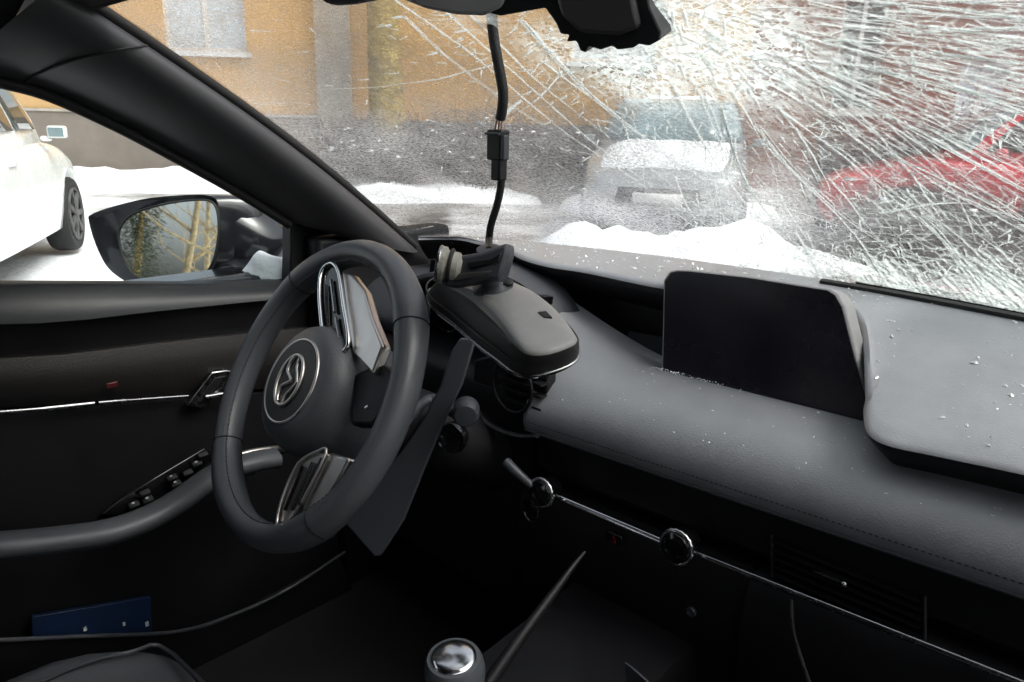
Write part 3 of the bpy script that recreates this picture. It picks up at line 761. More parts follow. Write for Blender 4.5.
def fX(p, off): return GS(p.x / GW, p.y / GL, off)
def inside(p): return abs(p.x) < GW * .985 and 0.01 < p.y / GL < .99
def cracks():
    rnd = random.Random(21)
    long_v, long_f, short_v, short_f = [], [], [], []
    def ribbon(V_, F_, pts, wd, off):
        k = len(V_); n = len(pts)
        for i, p in enumerate(pts):
            d = (pts[min(i + 1, n - 1)] - pts[max(i - 1, 0)]).normalized(); s = V((-d.y, d.x)); ww = wd * (1 - .75 * (i / (n - 1))) * rnd.uniform(.6, 1.3)
            V_.append(fX(p + s * ww * .5, off)); V_.append(fX(p - s * ww * .5, off + ww * .15))
        for i in range(n - 1):
            a = k + 2 * i
            F_.append((a, a + 2, a + 3, a + 1))
    made = 0; tries = 0
    while made < 330 and tries < 9000:          # the fan that spreads from the blow beside the sensor cover
        tries += 1
        th_ = rnd.uniform(-math.pi * .9, .25) if rnd.random() < .12 else rnd.gauss(-.42, .42)
        r0 = .02 + .75 * rnd.random() ** .8; L_ = rnd.uniform(.04, .16) if rnd.random() < .6 else rnd.uniform(.18, .42)
        d = V((math.cos(th_), math.sin(th_))); p = IMP + d * (r0 + .06) + V((rnd.gauss(0, .02), rnd.gauss(0, .02)))
        if not inside(p): continue
        if rnd.random() > .12 + 1.3 * dense(p.x, p.y): continue
        n = max(4, int(L_ / .016)); pts = [p.copy()]; a = th_ + rnd.gauss(0, .13); bend = rnd.uniform(-.9, .6)
        for i in range(n):
            a += rnd.gauss(0, .045) + bend * L_ / n
            p = p + V((math.cos(a), math.sin(a))) * (L_ / n)
            if not inside(p): break
            pts.append(p.copy())
        if len(pts) < 3: continue
        ribbon(long_v, long_f, pts, rnd.choice((.0008, .0012, .0018, .0026, .0036, .0045)) * rnd.uniform(.8, 1.2), .0012 + rnd.uniform(0, .0012)); made += 1
    traced = [((392, 0), (470, 55), (560, 130), (640, 185), (700, 232), (780, 283)), ((430, 0), (520, 80), (600, 150), (690, 215), (760, 268)), ((455, 2), (540, 85), (610, 140)),
              ((405, 18), (450, 60), (520, 112), (575, 140)), ((620, 120), (640, 160), (700, 210), (760, 270)), ((720, 110), (735, 160), (755, 200), (800, 250), (850, 275)),
              ((705, 95), (722, 140), (742, 180), (790, 235)), ((255, 105), (290, 104), (325, 108)), ((612, 168), (655, 173)), ((250, 32), (275, 33)), ((430, 122), (460, 128)),
              ((560, 150), (600, 158), (625, 172)), ((840, 150), (900, 200), (970, 242)), ((870, 140), (940, 188), (1020, 225)), ((815, 0), (1030, 20)), ((800, 18), (900, 26), (1030, 42)),
              ((790, 60), (900, 72), (1030, 100)), ((830, 100), (930, 118), (1030, 140)), ((820, 128), (900, 150), (1030, 200)), ((760, 128), (800, 175), (870, 235), (930, 262)), ((880, 215), (960, 205), (1030, 225)),
              ((760, 200), (860, 232), (960, 236)), ((520, 20), (590, 95), (660, 150), (720, 190)), ((540, 62), (600, 105), (650, 128))]
    for tr_ in traced:
        for rpt in range(rnd.choice((1, 2, 3)) if len(tr_) > 3 else 1):
            jit = V((rnd.gauss(0, .004), rnd.gauss(0, .004), 0)) * (1 if rpt else 0)
            pts = [p + jit + V((rnd.gauss(0, .0003), rnd.gauss(0, .0003), 0)) for p in catmull([to_glass(*q).to_3d() for q in tr_], 9)]
            pts = [V((p.x, p.y)) for p in pts if inside(p)]
            if len(pts) > 3: ribbon(long_v, long_f, pts, rnd.choice((.002, .003, .0042)), .0016)
    made = 0; tries = 0
    while made < 3000 and tries < 30000:
        tries += 1
        p = V((rnd.uniform(-GW, GW), rnd.uniform(0, GL)))
        if rnd.random() > dense(p.x, p.y) ** 1.3 + .012 or not inside(p): continue
        d = p - IMP; a = math.atan2(d.y, d.x) + (rnd.gauss(0, .25) if rnd.random() < .6 else rnd.uniform(-1.6, 1.6))
        L_ = rnd.uniform(.004, .028); pts = [p.copy()]
        for i in range(3):
            a += rnd.gauss(0, .08); p = p + V((math.cos(a), math.sin(a))) * (L_ / 3); pts.append(p.copy())
        if not inside(p): continue
        ribbon(short_v, short_f, pts, rnd.uniform(.0006, .0026), .0010 + rnd.uniform(0, .0014)); made += 1
    meshobj('radial_cracks', long_v, long_f, 'shard', WS, kind='stuff', smooth=False)
    meshobj('splinters', short_v, short_f, 'shard', WS, kind='stuff', smooth=False)
cracks()
# black seal along the glass
for sx in (1, -1):
    tube('seal', [GS(sx, t / 12, -.004) for t in range(13)], .007, 'rubber', WS, seg=8)
tube('seal', [GS(-1 + s / 12, 1, -.004) for s in range(25)], .009, 'rubber', WS, seg=8)
tube('seal', [GS(-1 + s / 12, 0.0, -.004) for s in range(14, 25)], .008, 'rubber', WS, seg=8)

# ---------------------------------------------------------------- roof, pillars, shell
def roof_panel():
    rings = []
    for j in range(13):
        y0 = j / 12; row = []
        for i in range(25):
            s = -1 + i / 12
            e = GS(s, 1.0, -.012); y = e.y + (-2.2 - e.y) * y0
            x = e.x + (.60 * s - e.x) * y0 if abs(s) < 1 else e.x
            z = e.z + .055 * math.sin(min(1, y0 * 2.2) * math.pi / 2) * (1 - .4 * s * s) - .02 * y0
            row.append(V((x, y, z)))
        rings.append(row)
    up = [[p + V((0, 0.012, .03)) for p in r_] for r_ in rings]
    vs = []; fs = []; n = 25; m = 13
    for r_ in rings: vs += r_
    for r_ in up: vs += r_
    for j in range(m - 1):
        for i in range(n - 1):
            a = j * n + i; fs.append((a, a + 1, a + n + 1, a + n)); fs.append((m * n + a, m * n + a + n, m * n + a + n + 1, m * n + a + 1))
    for i in range(n - 1): fs += [(i, m * n + i, m * n + i + 1, i + 1), ((m - 1) * n + i, (m - 1) * n + i + 1, m * n + (m - 1) * n + i + 1, m * n + (m - 1) * n + i)]
    for j in range(m - 1):
        a = j * n; b = a + n - 1; fs += [(a, a + n, m * n + a + n, m * n + a), (b, m * n + b, m * n + b + n, b + n)]
    return meshobj('roof', vs, fs, 'fabric', car)
roof_panel()
# window edge of the driver's door (lower edge of the pillar) traced and placed on the door line
def side_edge(sx):
    e = [at(-40, 66, 'x', -.685), at(0, 78, 'x', -.69), at(50, 92, 'x', -.695), at(120, 124, 'x', -.70), at(185, 159, 'x', -.705), at(245, 193, 'x', -.708), at(291, 222, 'x', -.71)]
    return [V((p.x * (1 if sx < 0 else -1), p.y, p.z)) for p in catmull(e, 4)]
def pillar(sx):
    lo = side_edge(sx); n = len(lo); rings = []
    for i, b in enumerate(lo):
        t = i / (n - 1)
        a = GS(sx * .99, 1.06 * (1 - max(0, (i - 5) / (n - 6))) if i > 0 else 1.06, -.014)
        inn = V((-sx, -0.35, -.10)).normalized()
        row = []
        for k_ in range(25):
            q = k_ / 24; p = a.lerp(b, q) + inn * (.040 * math.sin(math.pi * q ** .66) ** .9)
            row.append(p)
        outv = V((sx * .045, .02, .02))
        row += [b + outv, a + V((sx * .05, -.01, -.004))]
        rings.append(row)
    v, f = loft(rings)
    p_ = meshobj('a_pillar', v, f, 'pillar', car, angle=70)
    tube('door_seal', [q + V((-sx * .002, -.004, -.004)) for q in lo], .0075, 'rubber', p_, seg=8)
    # roof side rail: from pillar top rearwards
    top = lo[0]; e1 = GS(sx, 1.06, -.012)
    rl = []
    for j in range(8):
        y = j / 7; off = V((0, -2.3 * y, .035 * math.sin(min(1, y * 2) * math.pi / 2)))
        a = e1 + off + V((0, .0, .03)); b = top + off * 1.0 + V((0, 0, .045 * y))
        m_ = a.lerp(b, .5) + V((-sx * .03, 0, -.012))
        rl.append([a, m_, b, b + V((sx * .05, 0, 0)), a + V((sx * .12, 0, .03))])
    v, f = loft(rl); meshobj('roof_rail', v, f, 'fabric', car, angle=60)
    # panel gap between pillar trim and headliner
    s_ = []
    for k_ in range(25):
        q = k_ / 24; s_.append(rings[8][k_].lerp(rings[6][k_], q) + V((-sx * .001, -.001, 0)))
    tube('trim_gap', s_, .0016, 'rubber', p_, seg=5)
pillar(-1); pillar(1)
box('dash_end_panel', (-.715, .825, .82), (.05, .30, .27), 'dark', car, bevel=.01)
box('floor', (0, -.6, .22), (1.5, 3.4, .06), 'carpet', car)
box('rear_panel', (0, -2.15, .66), (1.4, .1, .9), 'fabric', car)
box('tailgate_frame', (0, -2.12, 1.30), (1.4, .1, .16), 'fabric', car)  # unseen, added to close the rear against light
box('kick_panel', (-.755, .90, .50), (.08, .36, .66), 'dark', car, bevel=.01)
box('kick_panel', (.76, .86, .55), (.08, .62, .72), 'dark', car, bevel=.01)
box('rear_bench', (0, -1.25, .42), (1.3, .55, .30), 'fabric', car, bevel=.05)  # unseen back seat, added to reduce light from behind
box('rear_bench_back', (0, -1.58, .78), (1.3, .18, .62), 'fabric', car, bevel=.05)
box('c_pillar', (-.70, -1.75, 1.18), (.08, .85, .34), 'dark', car, bevel=.02)  # unseen opaque rear quarter, added to keep light out
box('c_pillar', (.70, -1.75, 1.18), (.08, .85, .34), 'dark', car, bevel=.02)
box('firewall', (0, 1.12, .52), (1.5, .06, .68), 'dark', car)
# passenger door and rear side panels (unseen behind the camera, built to block light)
box('passenger_door', (.79, -.35, .60), (.10, 2.3, .58), 'dark', car, bevel=.02)
box('rear_side_panel', (.77, -1.85, .71), (.10, .75, .95), 'dark', car, bevel=.02)
box('rear_side_panel', (-.79, -1.55, .70), (.10, 1.15, .95), 'dark', car, bevel=.02)
box('b_pillar', (-.74, -.55, .98), (.07, .16, .50), 'dark', car, bevel=.02)
box('b_pillar', (.74, -.70, .98), (.07, .16, .50), 'dark', car, bevel=.02)
slab('rear_window', [V((-.62, -2.1, 1.08)), V((.62, -2.1, 1.08)), V((.58, -2.1, 1.24)), V((-.58, -2.1, 1.24))], (0, 1, 0), .004, 'rear_light_cut', car, smooth=False)
for sx in (1, -1):
    slab('rear_side_window', [V((sx * .745, -1.4, .86)), V((sx * .745, -.5, .86)), V((sx * .66, -.5, 1.36)), V((sx * .66, -1.4, 1.36))], (sx, 0, 0), .004, 'rear_light_cut', car, smooth=False)  # out of view, darkened to hold back light from the rear
slab('passenger_window', [V((.755, -.62, .88)), V((.755, .66, .90)), V((.70, .25, 1.20)), V((.66, -.05, 1.36)), V((.66, -.62, 1.38))], (1, 0, 0), .004, 'glass', car, smooth=False)
# bonnet
rings = []
for j in range(14):
    b = j / 13; y = 1.10 + 1.05 * b; hw = .74 - .14 * b ** 2.5
    z = .895 - .04 * b - .16 * b ** 4
    rings.append([V((hw * math.sin(q), y - .10 * abs(q) ** 2 * (1 - b), z - .06 * (q / 1.57) ** 4)) for q in [(-1.5 + 3.0 * i / 20) for i in range(21)]])
v, f = loft(rings, closed=False)
bn = meshobj('bonnet', v, f, 'blackpaint', car)
sd_ = bn.modifiers.new('solid', 'SOLIDIFY'); sd_.thickness = .02
box('cowl_panel', (0, 1.12, .862), (.90, .12, .03), 'dark', car, bevel=.006)
box('front_end', (0, 2.0, .48), (1.3, .25, .42), 'blackpaint', car, bevel=.05)
for sx in (1, -1):
    box('wing_panel', (sx * .76, 1.62, .62), (.10, 1.1, .44), 'blackpaint', car, bevel=.03)
    v, f = lathe((sx * .80, 1.52, .31), (sx, 0, 0), [(.1, 0), (.24, .01), (.29, .0), (.31, -.03), (.31, -.16), (.2, -.18)], 32)
    meshobj('wheel', v, f, 'rubber', car, angle=40)

def bonnet_snow():
    N, Mm = 60, 40; vs = []; fs = []
    for i in range(N + 1):
        for j in range(Mm + 1):
            a = -1 + 2 * i / N; b = j / Mm
            x = a * .66; y = 1.09 + .95 * b - .12 * a * a * (1 - b); e = min(1, (1 - abs(a)) * 6) * min(1, b * 9 + .05) * min(1, (1 - b) * 6)
            nz = noise.noise(V((x * 4, y * 4, 2))) * .5 + noise.noise(V((x * 13, y * 13, 5))) * .3
            h = max(-.03, e * (.045 + .11 * nz - .06 * max(0, min(1, (x + .25) * 4)) + .035 * max(0, min(1, (-x - .2) * 4))) - .022)
            vs.append(V((x, y, .893 - .04 * b - .16 * b ** 4 - .03 * abs(a) ** 3 + h)))
    for i in range(N):
        for j in range(Mm): fs.append((i * (Mm + 1) + j, (i + 1) * (Mm + 1) + j, (i + 1) * (Mm + 1) + j + 1, i * (Mm + 1) + j + 1))
    o = meshobj('bonnet_snow', vs, fs, 'snow', kind='stuff')
    tag(o, 'lumpy white snow lying on the bonnet outside the windscreen', 'snow')
bonnet_snow()

# ---------------------------------------------------------------- dashboard
DTILT = .045
def xs(a, b, n): return [a + (b - a) * i / n for i in range(n + 1)]
def sweep(name, prof, x0, x1, n, m, parent, tilt=DTILT, cap=True, yoff=None, sub=0, angle=45):
    rings = []
    for x in xs(x0, x1, n):
        rings.append([V((x, y + (yoff(x) if yoff else 0), z + tilt * x)) for y, z in prof])
    v, f = loft(rings, cap=cap); return meshobj(name, v, f, m, parent, sub=sub, angle=angle)
def smooth2(pr, n=4): return [(p.x, p.y) for p in [V((q.x, q.y)) for q in catmull([V((a, b, 0)) for a, b in pr], n)]]
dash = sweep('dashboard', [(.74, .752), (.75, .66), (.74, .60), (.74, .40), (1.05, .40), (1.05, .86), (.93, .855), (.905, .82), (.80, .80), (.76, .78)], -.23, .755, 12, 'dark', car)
padp = smooth2([(.716, .748), (.703, .756), (.699, .775), (.706, .797), (.728, .818), (.765, .833), (.81, .838), (.86, .832), (.90, .832)], 4) + [(.90, .80), (.76, .77)]
def pad_point(u, y, z):
    k_ = max(0, min(1, (y - .76) / .10)); k_ = k_ * k_ * (3 - 2 * k_)
    xl = -.237 - .135 * k_; x = xl + (.755 - xl) * u ** 1.25
    up = .085 * max(0, (-.13 - x) / .24) ** 1.25 * max(0, min(1, (y - .715) / .13))
    return V((x, y, z + DTILT * x + up))
v, f = loft([[pad_point(i / 48, y, z) for y, z in padp] for i in range(49)])
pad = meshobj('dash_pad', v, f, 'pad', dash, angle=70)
# stitched seam along the front of the pad
for dz, dy in ((.0095, -.0005), (.0045, .0015)):
    parts = []
    x = -.228
    while x < .74:
        y = .7005 + dy; z = .7605 + dz + DTILT * x
        parts.append(box_geo((x + .002, y - .0005, z), (.0034, .0016, .0014))); x += .0058
    v, f = merge(parts); meshobj('stitching', v, f, 'mid', dash, kind='stuff', smooth=False)
tube('pad_crease', [V((x, .7025, .7555 + DTILT * x)) for x in xs(-.235, .755, 20)], .0022, 'mid', dash, seg=6)

# upper dash layer: plan outline of the front lip, then back to the glass
_rb = [at(a, b, 'z', z_) for a, b, z_ in ((872, 352, .930), (869, 385, .906), (870, 410, .889), (877, 428, .877), (896, 439, .873), (940, 452, .872), (1022, 476, .871))]
front = [(-.665, .872), (-.60, .905), (-.53, .896), (-.465, .893), (-.40, .868), (-.34, .862), (-.27, .872), (-.136, .875), (-.06, .905), (.03, .925), (.10, .915)] + [(p.x, p.y) for p in _rb] + [(.45, _rb[-1].y - .003), (.60, _rb[-1].y - .002), (.75, .66)]
fr = [V((p.x, p.y, 0)) for p in catmull([V((a, b, 0)) for a, b in front], 6)]
def dtop_z(x, y):
    # height of the upper layer
    back = 1.02 - .16 * (x / .69) ** 2
    k_ = max(0, min(1, (back - y) / .36))
    e_ = max(0, min(1, (x - .08) / .09)); e_ = e_ * e_ * (3 - 2 * e_)
    return .951 - .07 * e_ * k_ ** 1.5 - .010 * k_ - .034 * k_ ** 1.6 - .012 * max(0, (abs(x) - .5) / .2) ** 2
rows = []
nb = 14
for p in fr:
    back = 1.035 - .175 * (p.x / .69) ** 2
    bx = max(-.672, min(.70, p.x))
    # lines run straight back from the lip (side lip of the right block fans out)
    row = []
    for k_ in range(nb + 1):
        q = k_ / nb; y = p.y + (back - p.y) * q
        row.append(V((bx, y, dtop_z(bx, y) + (.0 if k_ else -.003))))
    rows.append(row)
vs = []; fs = []
lipd = .027
for i, row in enumerate(rows):
    t = (rows[min(i + 1, len(rows) - 1)][0] - rows[max(i - 1, 0)][0]); t.z = 0; t.normalize(); nrm = V((t.y, -t.x, 0))
    p = row[0]; q = row[1]
    und = [p - nrm * .05 + V((0, 0, -lipd - .02)), p - nrm * .022 + V((0, 0, -lipd)), p - nrm * .008 + V((0, 0, -lipd * .55)), p - nrm * .0005 + V((0, 0, -lipd * .26)), p + nrm * .0012 + V((0, 0, -lipd * .10))]
    vs += und + row[0:1] + [p - nrm * .004 + V((0, 0, .0032))] + row[1:]
n = 7 + nb
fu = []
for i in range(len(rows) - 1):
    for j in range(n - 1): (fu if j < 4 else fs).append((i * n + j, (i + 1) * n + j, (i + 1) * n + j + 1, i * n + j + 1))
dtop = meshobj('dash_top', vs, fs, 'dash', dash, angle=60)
meshobj('dash_lip_shade', vs, fu, 'dark', dash, angle=60)  # underside coloured dark to carry the shadow below the lip
# dark back of the recess below the lip
slab('recess', [V((-.60, .935, .80)), V((.16, .935, .80)), V((.16, .935, .925)), V((-.60, .935, .925))], (0, -1, 0), .02, 'dark', dash, smooth=False)
# defroster slot near the glass
sl_pts = [V((x, 1.012 - .175 * (x / .69) ** 2, .9525)) for x in xs(.02, .60, 24)]
tube('defroster_slot', sl_pts, .004, 'rubber', dash, seg=6, squash=2.2, upv=(0, 0, 1))
tube('glass_gap', [V((x, 1.034 - .175 * (x / .69) ** 2, .953)) for x in xs(.06, .66, 40)], .0075, 'rubber', dash, seg=8)

# central screen (hooded flat slab on the recess)
sn = V((-.10, -1, .17)).normalized()
sc0 = V((0, .845, .90))
scr = [atp(px, py, sc0, sn) for px, py in ((669, 271), (676, 269.5), (690, 270), (750, 276.5), (810, 286), (830, 289), (838, 294), (845, 306), (856, 350), (870, 404), (871, 417), (866, 424), (858, 425), (760, 401), (662, 374), (661, 366), (662, 330), (663, 280))]
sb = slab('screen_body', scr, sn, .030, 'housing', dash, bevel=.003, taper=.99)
c = sum(scr, V()) / len(scr)
slab('screen_glass', [c + (p - c) * .972 + sn * .0016 for p in scr], sn, .0013, 'screen', dash, bevel=.0008)
box('screen_foot', (.05, .895, .85), (.16, .03, .06), 'dark', dash, bevel=.008)
box('screen_bracket', (.146, .905, .872), (.028, .035, .075), 'dark', dash, bevel=.008)

# lower front: vent panel, chrome bar, knobs, glovebox
yb = .692
B0 = at(556, 497, 'y', yb); B1 = at(664, 543, 'y', yb); B2 = at(693, 553, 'y', yb); B3 = at(985, 669, 'y', yb); B4 = B3 + (B3 - B2) * .55
sweep('vent_panel', [(.722, .748), (.722, .694), (.745, .69), (.745, .75)], -.23, .74, 4, 'dark', dash)
def bar(name, a, b, r, m): return tube(name, [a, a.lerp(b, .33), a.lerp(b, .66), b], r, m, dash, seg=8, squash=.7)
bar('chrome_bar', B0, B1, .0042, 'chrome'); bar('chrome_bar', B2, B4, .0034, 'darkchrome')
sweep('glovebox', smooth2([(.715, .668), (.706, .65), (.700, .60), (.715, .50), (.75, .42)], 3) + [(.79, .42), (.79, .67)], .10, .74, 6, 'dark', dash, angle=60)
sweep('centre_panel', smooth2([(.722, .672), (.715, .65), (.712, .60), (.72, .52), (.74, .42)], 3) + [(.79, .42), (.79, .67)], -.25, .098, 6, 'dark', dash, angle=60)
def knob(px, py, r, y, name='climate_knob'):
    c = at(px, py, 'y', y); ax = V((0, -1, .05))
    v, f = lathe(c, ax, [(r * .80, -.02), (r * .92, -.01), (r * .95, .006), (r * .9, .013), (r * .62, .014), (r * .58, .010), (r * .1, .010)], 40)
    k_ = meshobj(name, v, f, 'piano', dash, angle=40)
    axn = ax.normalized(); e1 = V((1, 0, 0)); e2 = axn.cross(e1)
    ring = [c + axn * .007 + (e1 * math.cos(b) + e2 * math.sin(b)) * r for b in [2 * math.pi * i / 40 for i in range(40)]]
    v, f = tube_geo(ring, [.0028 + .0009 * (i % 2) for i in range(40)], 6, True); meshobj(name + '_ring', v, f, 'chrome', dash)
    return c
knob(545, 491, .0185, .685); knob(680, 545, .0195, .685)
c = at(531, 508, 'y', .70)
ring = [c + V((math.cos(b) * .014, 0, math.sin(b) * .020)) for b in [2 * math.pi * i / 32 for i in range(32)]]
tube('start_button_ring', ring, .0016, 'darkchrome', dash, seg=6, closed=True)  # second ring on the dark panel, lower left of the first knob
v, f = disc_geo(c + V((0, .004, 0)), (0, -1, 0), .013, .006, 28); meshobj('start_button', v, f, 'piano', dash, bevel=.0015)
# passenger vents: end bars and slats
for px, py0, py1 in ((772, 535, 576), (925, 596, 640)):
    a = at(px, py0, 'y', .718); b = at(px, py1, 'y', .718); tube('vent_end', [a, b], .0016, 'mid', dash, seg=6)
for k_ in range(5):
    t = (k_ + .5) / 5; a = at(774, 535 + 41 * t, 'y', .719); b = at(923, 595 + 45 * t, 'y', .719)
    box('vent_slat', (a + b) / 2, ((b - a).length * .99, .012, .0028), 'dark', dash, rot=Matrix.Rotation(-math.atan2((b - a).z, (b - a).x), 3, 'Y'))
a = at(813, 571, 'y', .712); b = at(845, 583, 'y', .712)
tube('vent_slider', [a, b], .0022, 'darkchrome', dash, seg=6)
v, f = lathe(b, (0, -1, 0), [(.003, 0), (.003, .004), (.0005, .005)], 12); meshobj('vent_slider_tip', v, f, 'chrome', dash)
# hazard button and small printed symbol
h = at(615, 538, 'y', .708); box('hazard_button', h, (.024, .006, .014), 'piano', dash, bevel=.002)
tri = [h + V((0, -.0045, .0045)), h + V((-.0045, -.0045, -.0035)), h + V((.0045, -.0045, -.0035))]
tube('hazard_triangle', tri, .0006, 'redlens', dash, seg=5, closed=True)
h = at(692, 611, 'y', .70); v, f = lathe(h, (0, -1, 0), [(.006, 0), (.006, .004), (.004, .005), (.0035, .003)], 20); meshobj('lock_button', v, f, 'mid', dash)
tube('loose_wire', catmull([at(791, 600, 'y', .68), at(793, 630, 'y', .672), at(800, 655, 'y', .668), at(812, 690, 'y', .664)], 5), .0022, 'cable', dash, seg=6)

# ---- driver side: binnacle, cluster, column
bw = []
for j in range(9):
    q = j / 8; y = .735 + .15 * q; row = []
    for i in range(17):
        a = math.pi * i / 16; r1 = .14 + .01 * q; hgt = .128 - .012 * q
        row.append(V((-.43 + r1 * math.cos(a), y, .80 + hgt * math.sin(a) ** .75 + .012 * q)))
    bw.append(row)
v, f = loft(bw, closed=False); bo = meshobj('binnacle_hood', v, f, 'mid', dash)
sd_ = bo.modifiers.new('solid', 'SOLIDIFY'); sd_.thickness = .012
slab('instrument_face', [V((-.57, .80, .78)), V((-.31, .80, .78)), V((-.31, .82, .90)), V((-.57, .82, .92))], (0, -1, .1), .02, 'piano', dash, smooth=False)
for cx in (-.50, -.405, -.31):
    ring = [V((cx + .042 * math.cos(b), .792, .855 + .042 * math.sin(b))) for b in [2 * math.pi * i / 40 for i in range(40)]]
    tube('gauge_ring', ring, .0022, 'darkchrome', dash, seg=6, closed=True)
sweep('driver_dash', smooth2([(.735, .80), (.715, .78), (.72, .70), (.72, .60), (.74, .42)], 3) + [(.95, .42), (.95, .83)], -.70, -.24, 6, 'dark', dash, tilt=0)
sweep('driver_dash_upper', smooth2([(.74, .805), (.74, .83), (.79, .87), (.84, .885)], 3) + [(.93, .885), (.93, .80)], -.70, -.565, 4, 'mid', dash, tilt=0)
# round air vent beside the cluster
vc = at(512, 386, 'y', .70)
ring = [vc + V((math.cos(b) * .036, 0, math.sin(b) * .038)) for b in [2 * math.pi * i / 40 for i in range(40)]]
vr = tube('vent_ring', ring, .0026, 'dark', dash, seg=8, closed=True)
v, f = disc_geo(vc + V((0, .03, 0)), (0, -1, 0), .036, .004, 30); meshobj('vent_back', v, f, 'dark', dash)
for k_ in range(4): box('vent_slat', vc + V((0, .008, -.021 + .014 * k_)), (.058, .016, .002), 'dark', dash)
for k_ in range(4): box('vent_slat', at(541, 383 + 12 * k_, 'y', .712), (.016, .02, .003), 'dark', dash)
slab('vent_bezel', [at(p, q, 'y', .716) for p, q in ((474, 360), (548, 340), (546, 432), (530, 440), (484, 425), (472, 395))], (0, -1, 0), .02, 'dark', dash, bevel=.003)
tube('lower_trim', catmull([at(474, 405, 'y', .69), at(484, 420, 'y', .69), at(500, 430, 'y', .69), at(520, 436, 'y', .69), at(538, 436, 'y', .69)], 5), [.003] * 21, 'dark', dash, seg=8, squash=1.8, upv=(0, 0, 1))
tube('trim_lever', [at(506, 462, 'y', .665), at(516, 472, 'y', .665), at(532, 486, 'y', .675)], [.0075, .007, .0055], 'mid', dash, seg=10)

# ---------------------------------------------------------------- steering wheel
WC = V((-.359, .449, .836)); WT = .531; WY = -.116
wn_ = V((math.sin(WY) * math.cos(WT), -math.cos(WY) * math.cos(WT), math.sin(WT))); we1 = V((0, 0, 1)).cross(wn_).normalized(); we2 = wn_.cross(we1)
def wp(px, py, d=0.0): return atp(px, py, WC + wn_ * d, wn_)
def wpl(a, r, d=0.0): return WC + we1 * (r * math.cos(a)) + we2 * (r * math.sin(a)) + wn_ * d
SW = empty('steering_wheel', (0, 0, 0)); SW.parent = car
Rr = .178
NRM = 96
rim_pts = [wpl(2 * math.pi * i / NRM, Rr) for i in range(NRM)]
def grip(a):
    r_ = .0165
    for c_ in (R(135), R(-118), R(45), R(-45)):
        d = abs((a - c_ + math.pi) % (2 * math.pi) - math.pi); r_ += .0022 * math.exp(-(d / .22) ** 2)
    return r_
vs = []; fs = []; sg = 16
for i in range(NRM):
    a = 2 * math.pi * i / NRM; e = we1 * math.cos(a) + we2 * math.sin(a); r_ = grip(a)
    for j in range(sg):
        b = 2 * math.pi * j / sg; vs.append(WC + e * (Rr + r_ * math.cos(b)) + wn_ * (r_ * 1.12 * math.sin(b)))
for i in range(NRM):
    for j in range(sg): fs.append((i * sg + j, i * sg + (j + 1) % sg, ((i + 1) % NRM) * sg + (j + 1) % sg, ((i + 1) % NRM) * sg + j))
meshobj('rim', vs, fs, 'leather', SW)
st_parts = []
for i in range(150):
    a = 2 * math.pi * i / 150; e = we1 * math.cos(a) + we2 * math.sin(a); r_ = grip(a)
    p = WC + e * (Rr - r_ * .86) + wn_ * (r_ * .62); st_parts.append(box_geo(p, (.0042, .0012, .0014), Matrix((we1 * -math.sin(a) + we2 * math.cos(a), e, wn_)).transposed()))
v, f = merge(st_parts); meshobj('rim_stitching', v, f, 'mid', SW, kind='stuff', smooth=False)
for a in (R(-138), R(-40), R(140), R(40)):
    e = we1 * math.cos(a) + we2 * math.sin(a); r_ = grip(a) + .0002
    tube('rim_seam', [WC + e * (Rr + r_ * math.cos(b)) + wn_ * (r_ * 1.12 * math.sin(b)) for b in [2 * math.pi * i / 24 for i in range(24)]], .0009, 'dark', SW, seg=5, closed=True)
# hub
v, f = lathe(WC, wn_, [(.060, -.085), (.080, -.08), (.084, -.06), (.083, -.02), (.079, .004), (.071, .020), (.061, .0265), (.050, .0275), (.02, .029), (.002, .0292)], 56)
hub = meshobj('hub', v, f, 'leather', SW, angle=80)
er = .0515
EM = R(97)       # wheel turned
ring = [wpl(2 * math.pi * i / 56, er, .0275) for i in range(56)]
tube('emblem_ring', ring, .0022, 'satin', hub, seg=8, closed=True)
v, f = disc_geo(WC + wn_ * .0275, wn_, .0495, .0018, 48); meshobj('emblem_plate', v, f, 'brown', hub, angle=30)
def emp(x, y): 
    a = EM; return WC + we1 * (x * math.cos(a) - y * math.sin(a)) + we2 * (x * math.sin(a) + y * math.cos(a)) + wn_ * .0305
tube('emblem', [emp(.031 * math.cos(b), .0255 * math.sin(b)) for b in [2 * math.pi * i / 40 for i in range(40)]], .0024, 'satin', hub, seg=8, closed=True)
for sx in (-1, 1):
    tube('emblem_wing', catmull([emp(sx * .0275, .008), emp(sx * .019, .0125), emp(sx * .010, .0115), emp(sx * .005, .003), emp(0, -.006)], 5), .0022, 'satin', hub, seg=8)
    tube('emblem_wing', catmull([emp(sx * .0285, -.004), emp(sx * .017, -.006), emp(sx * .009, -.013), emp(0, -.019)], 5), .0018, 'satin', hub, seg=8)
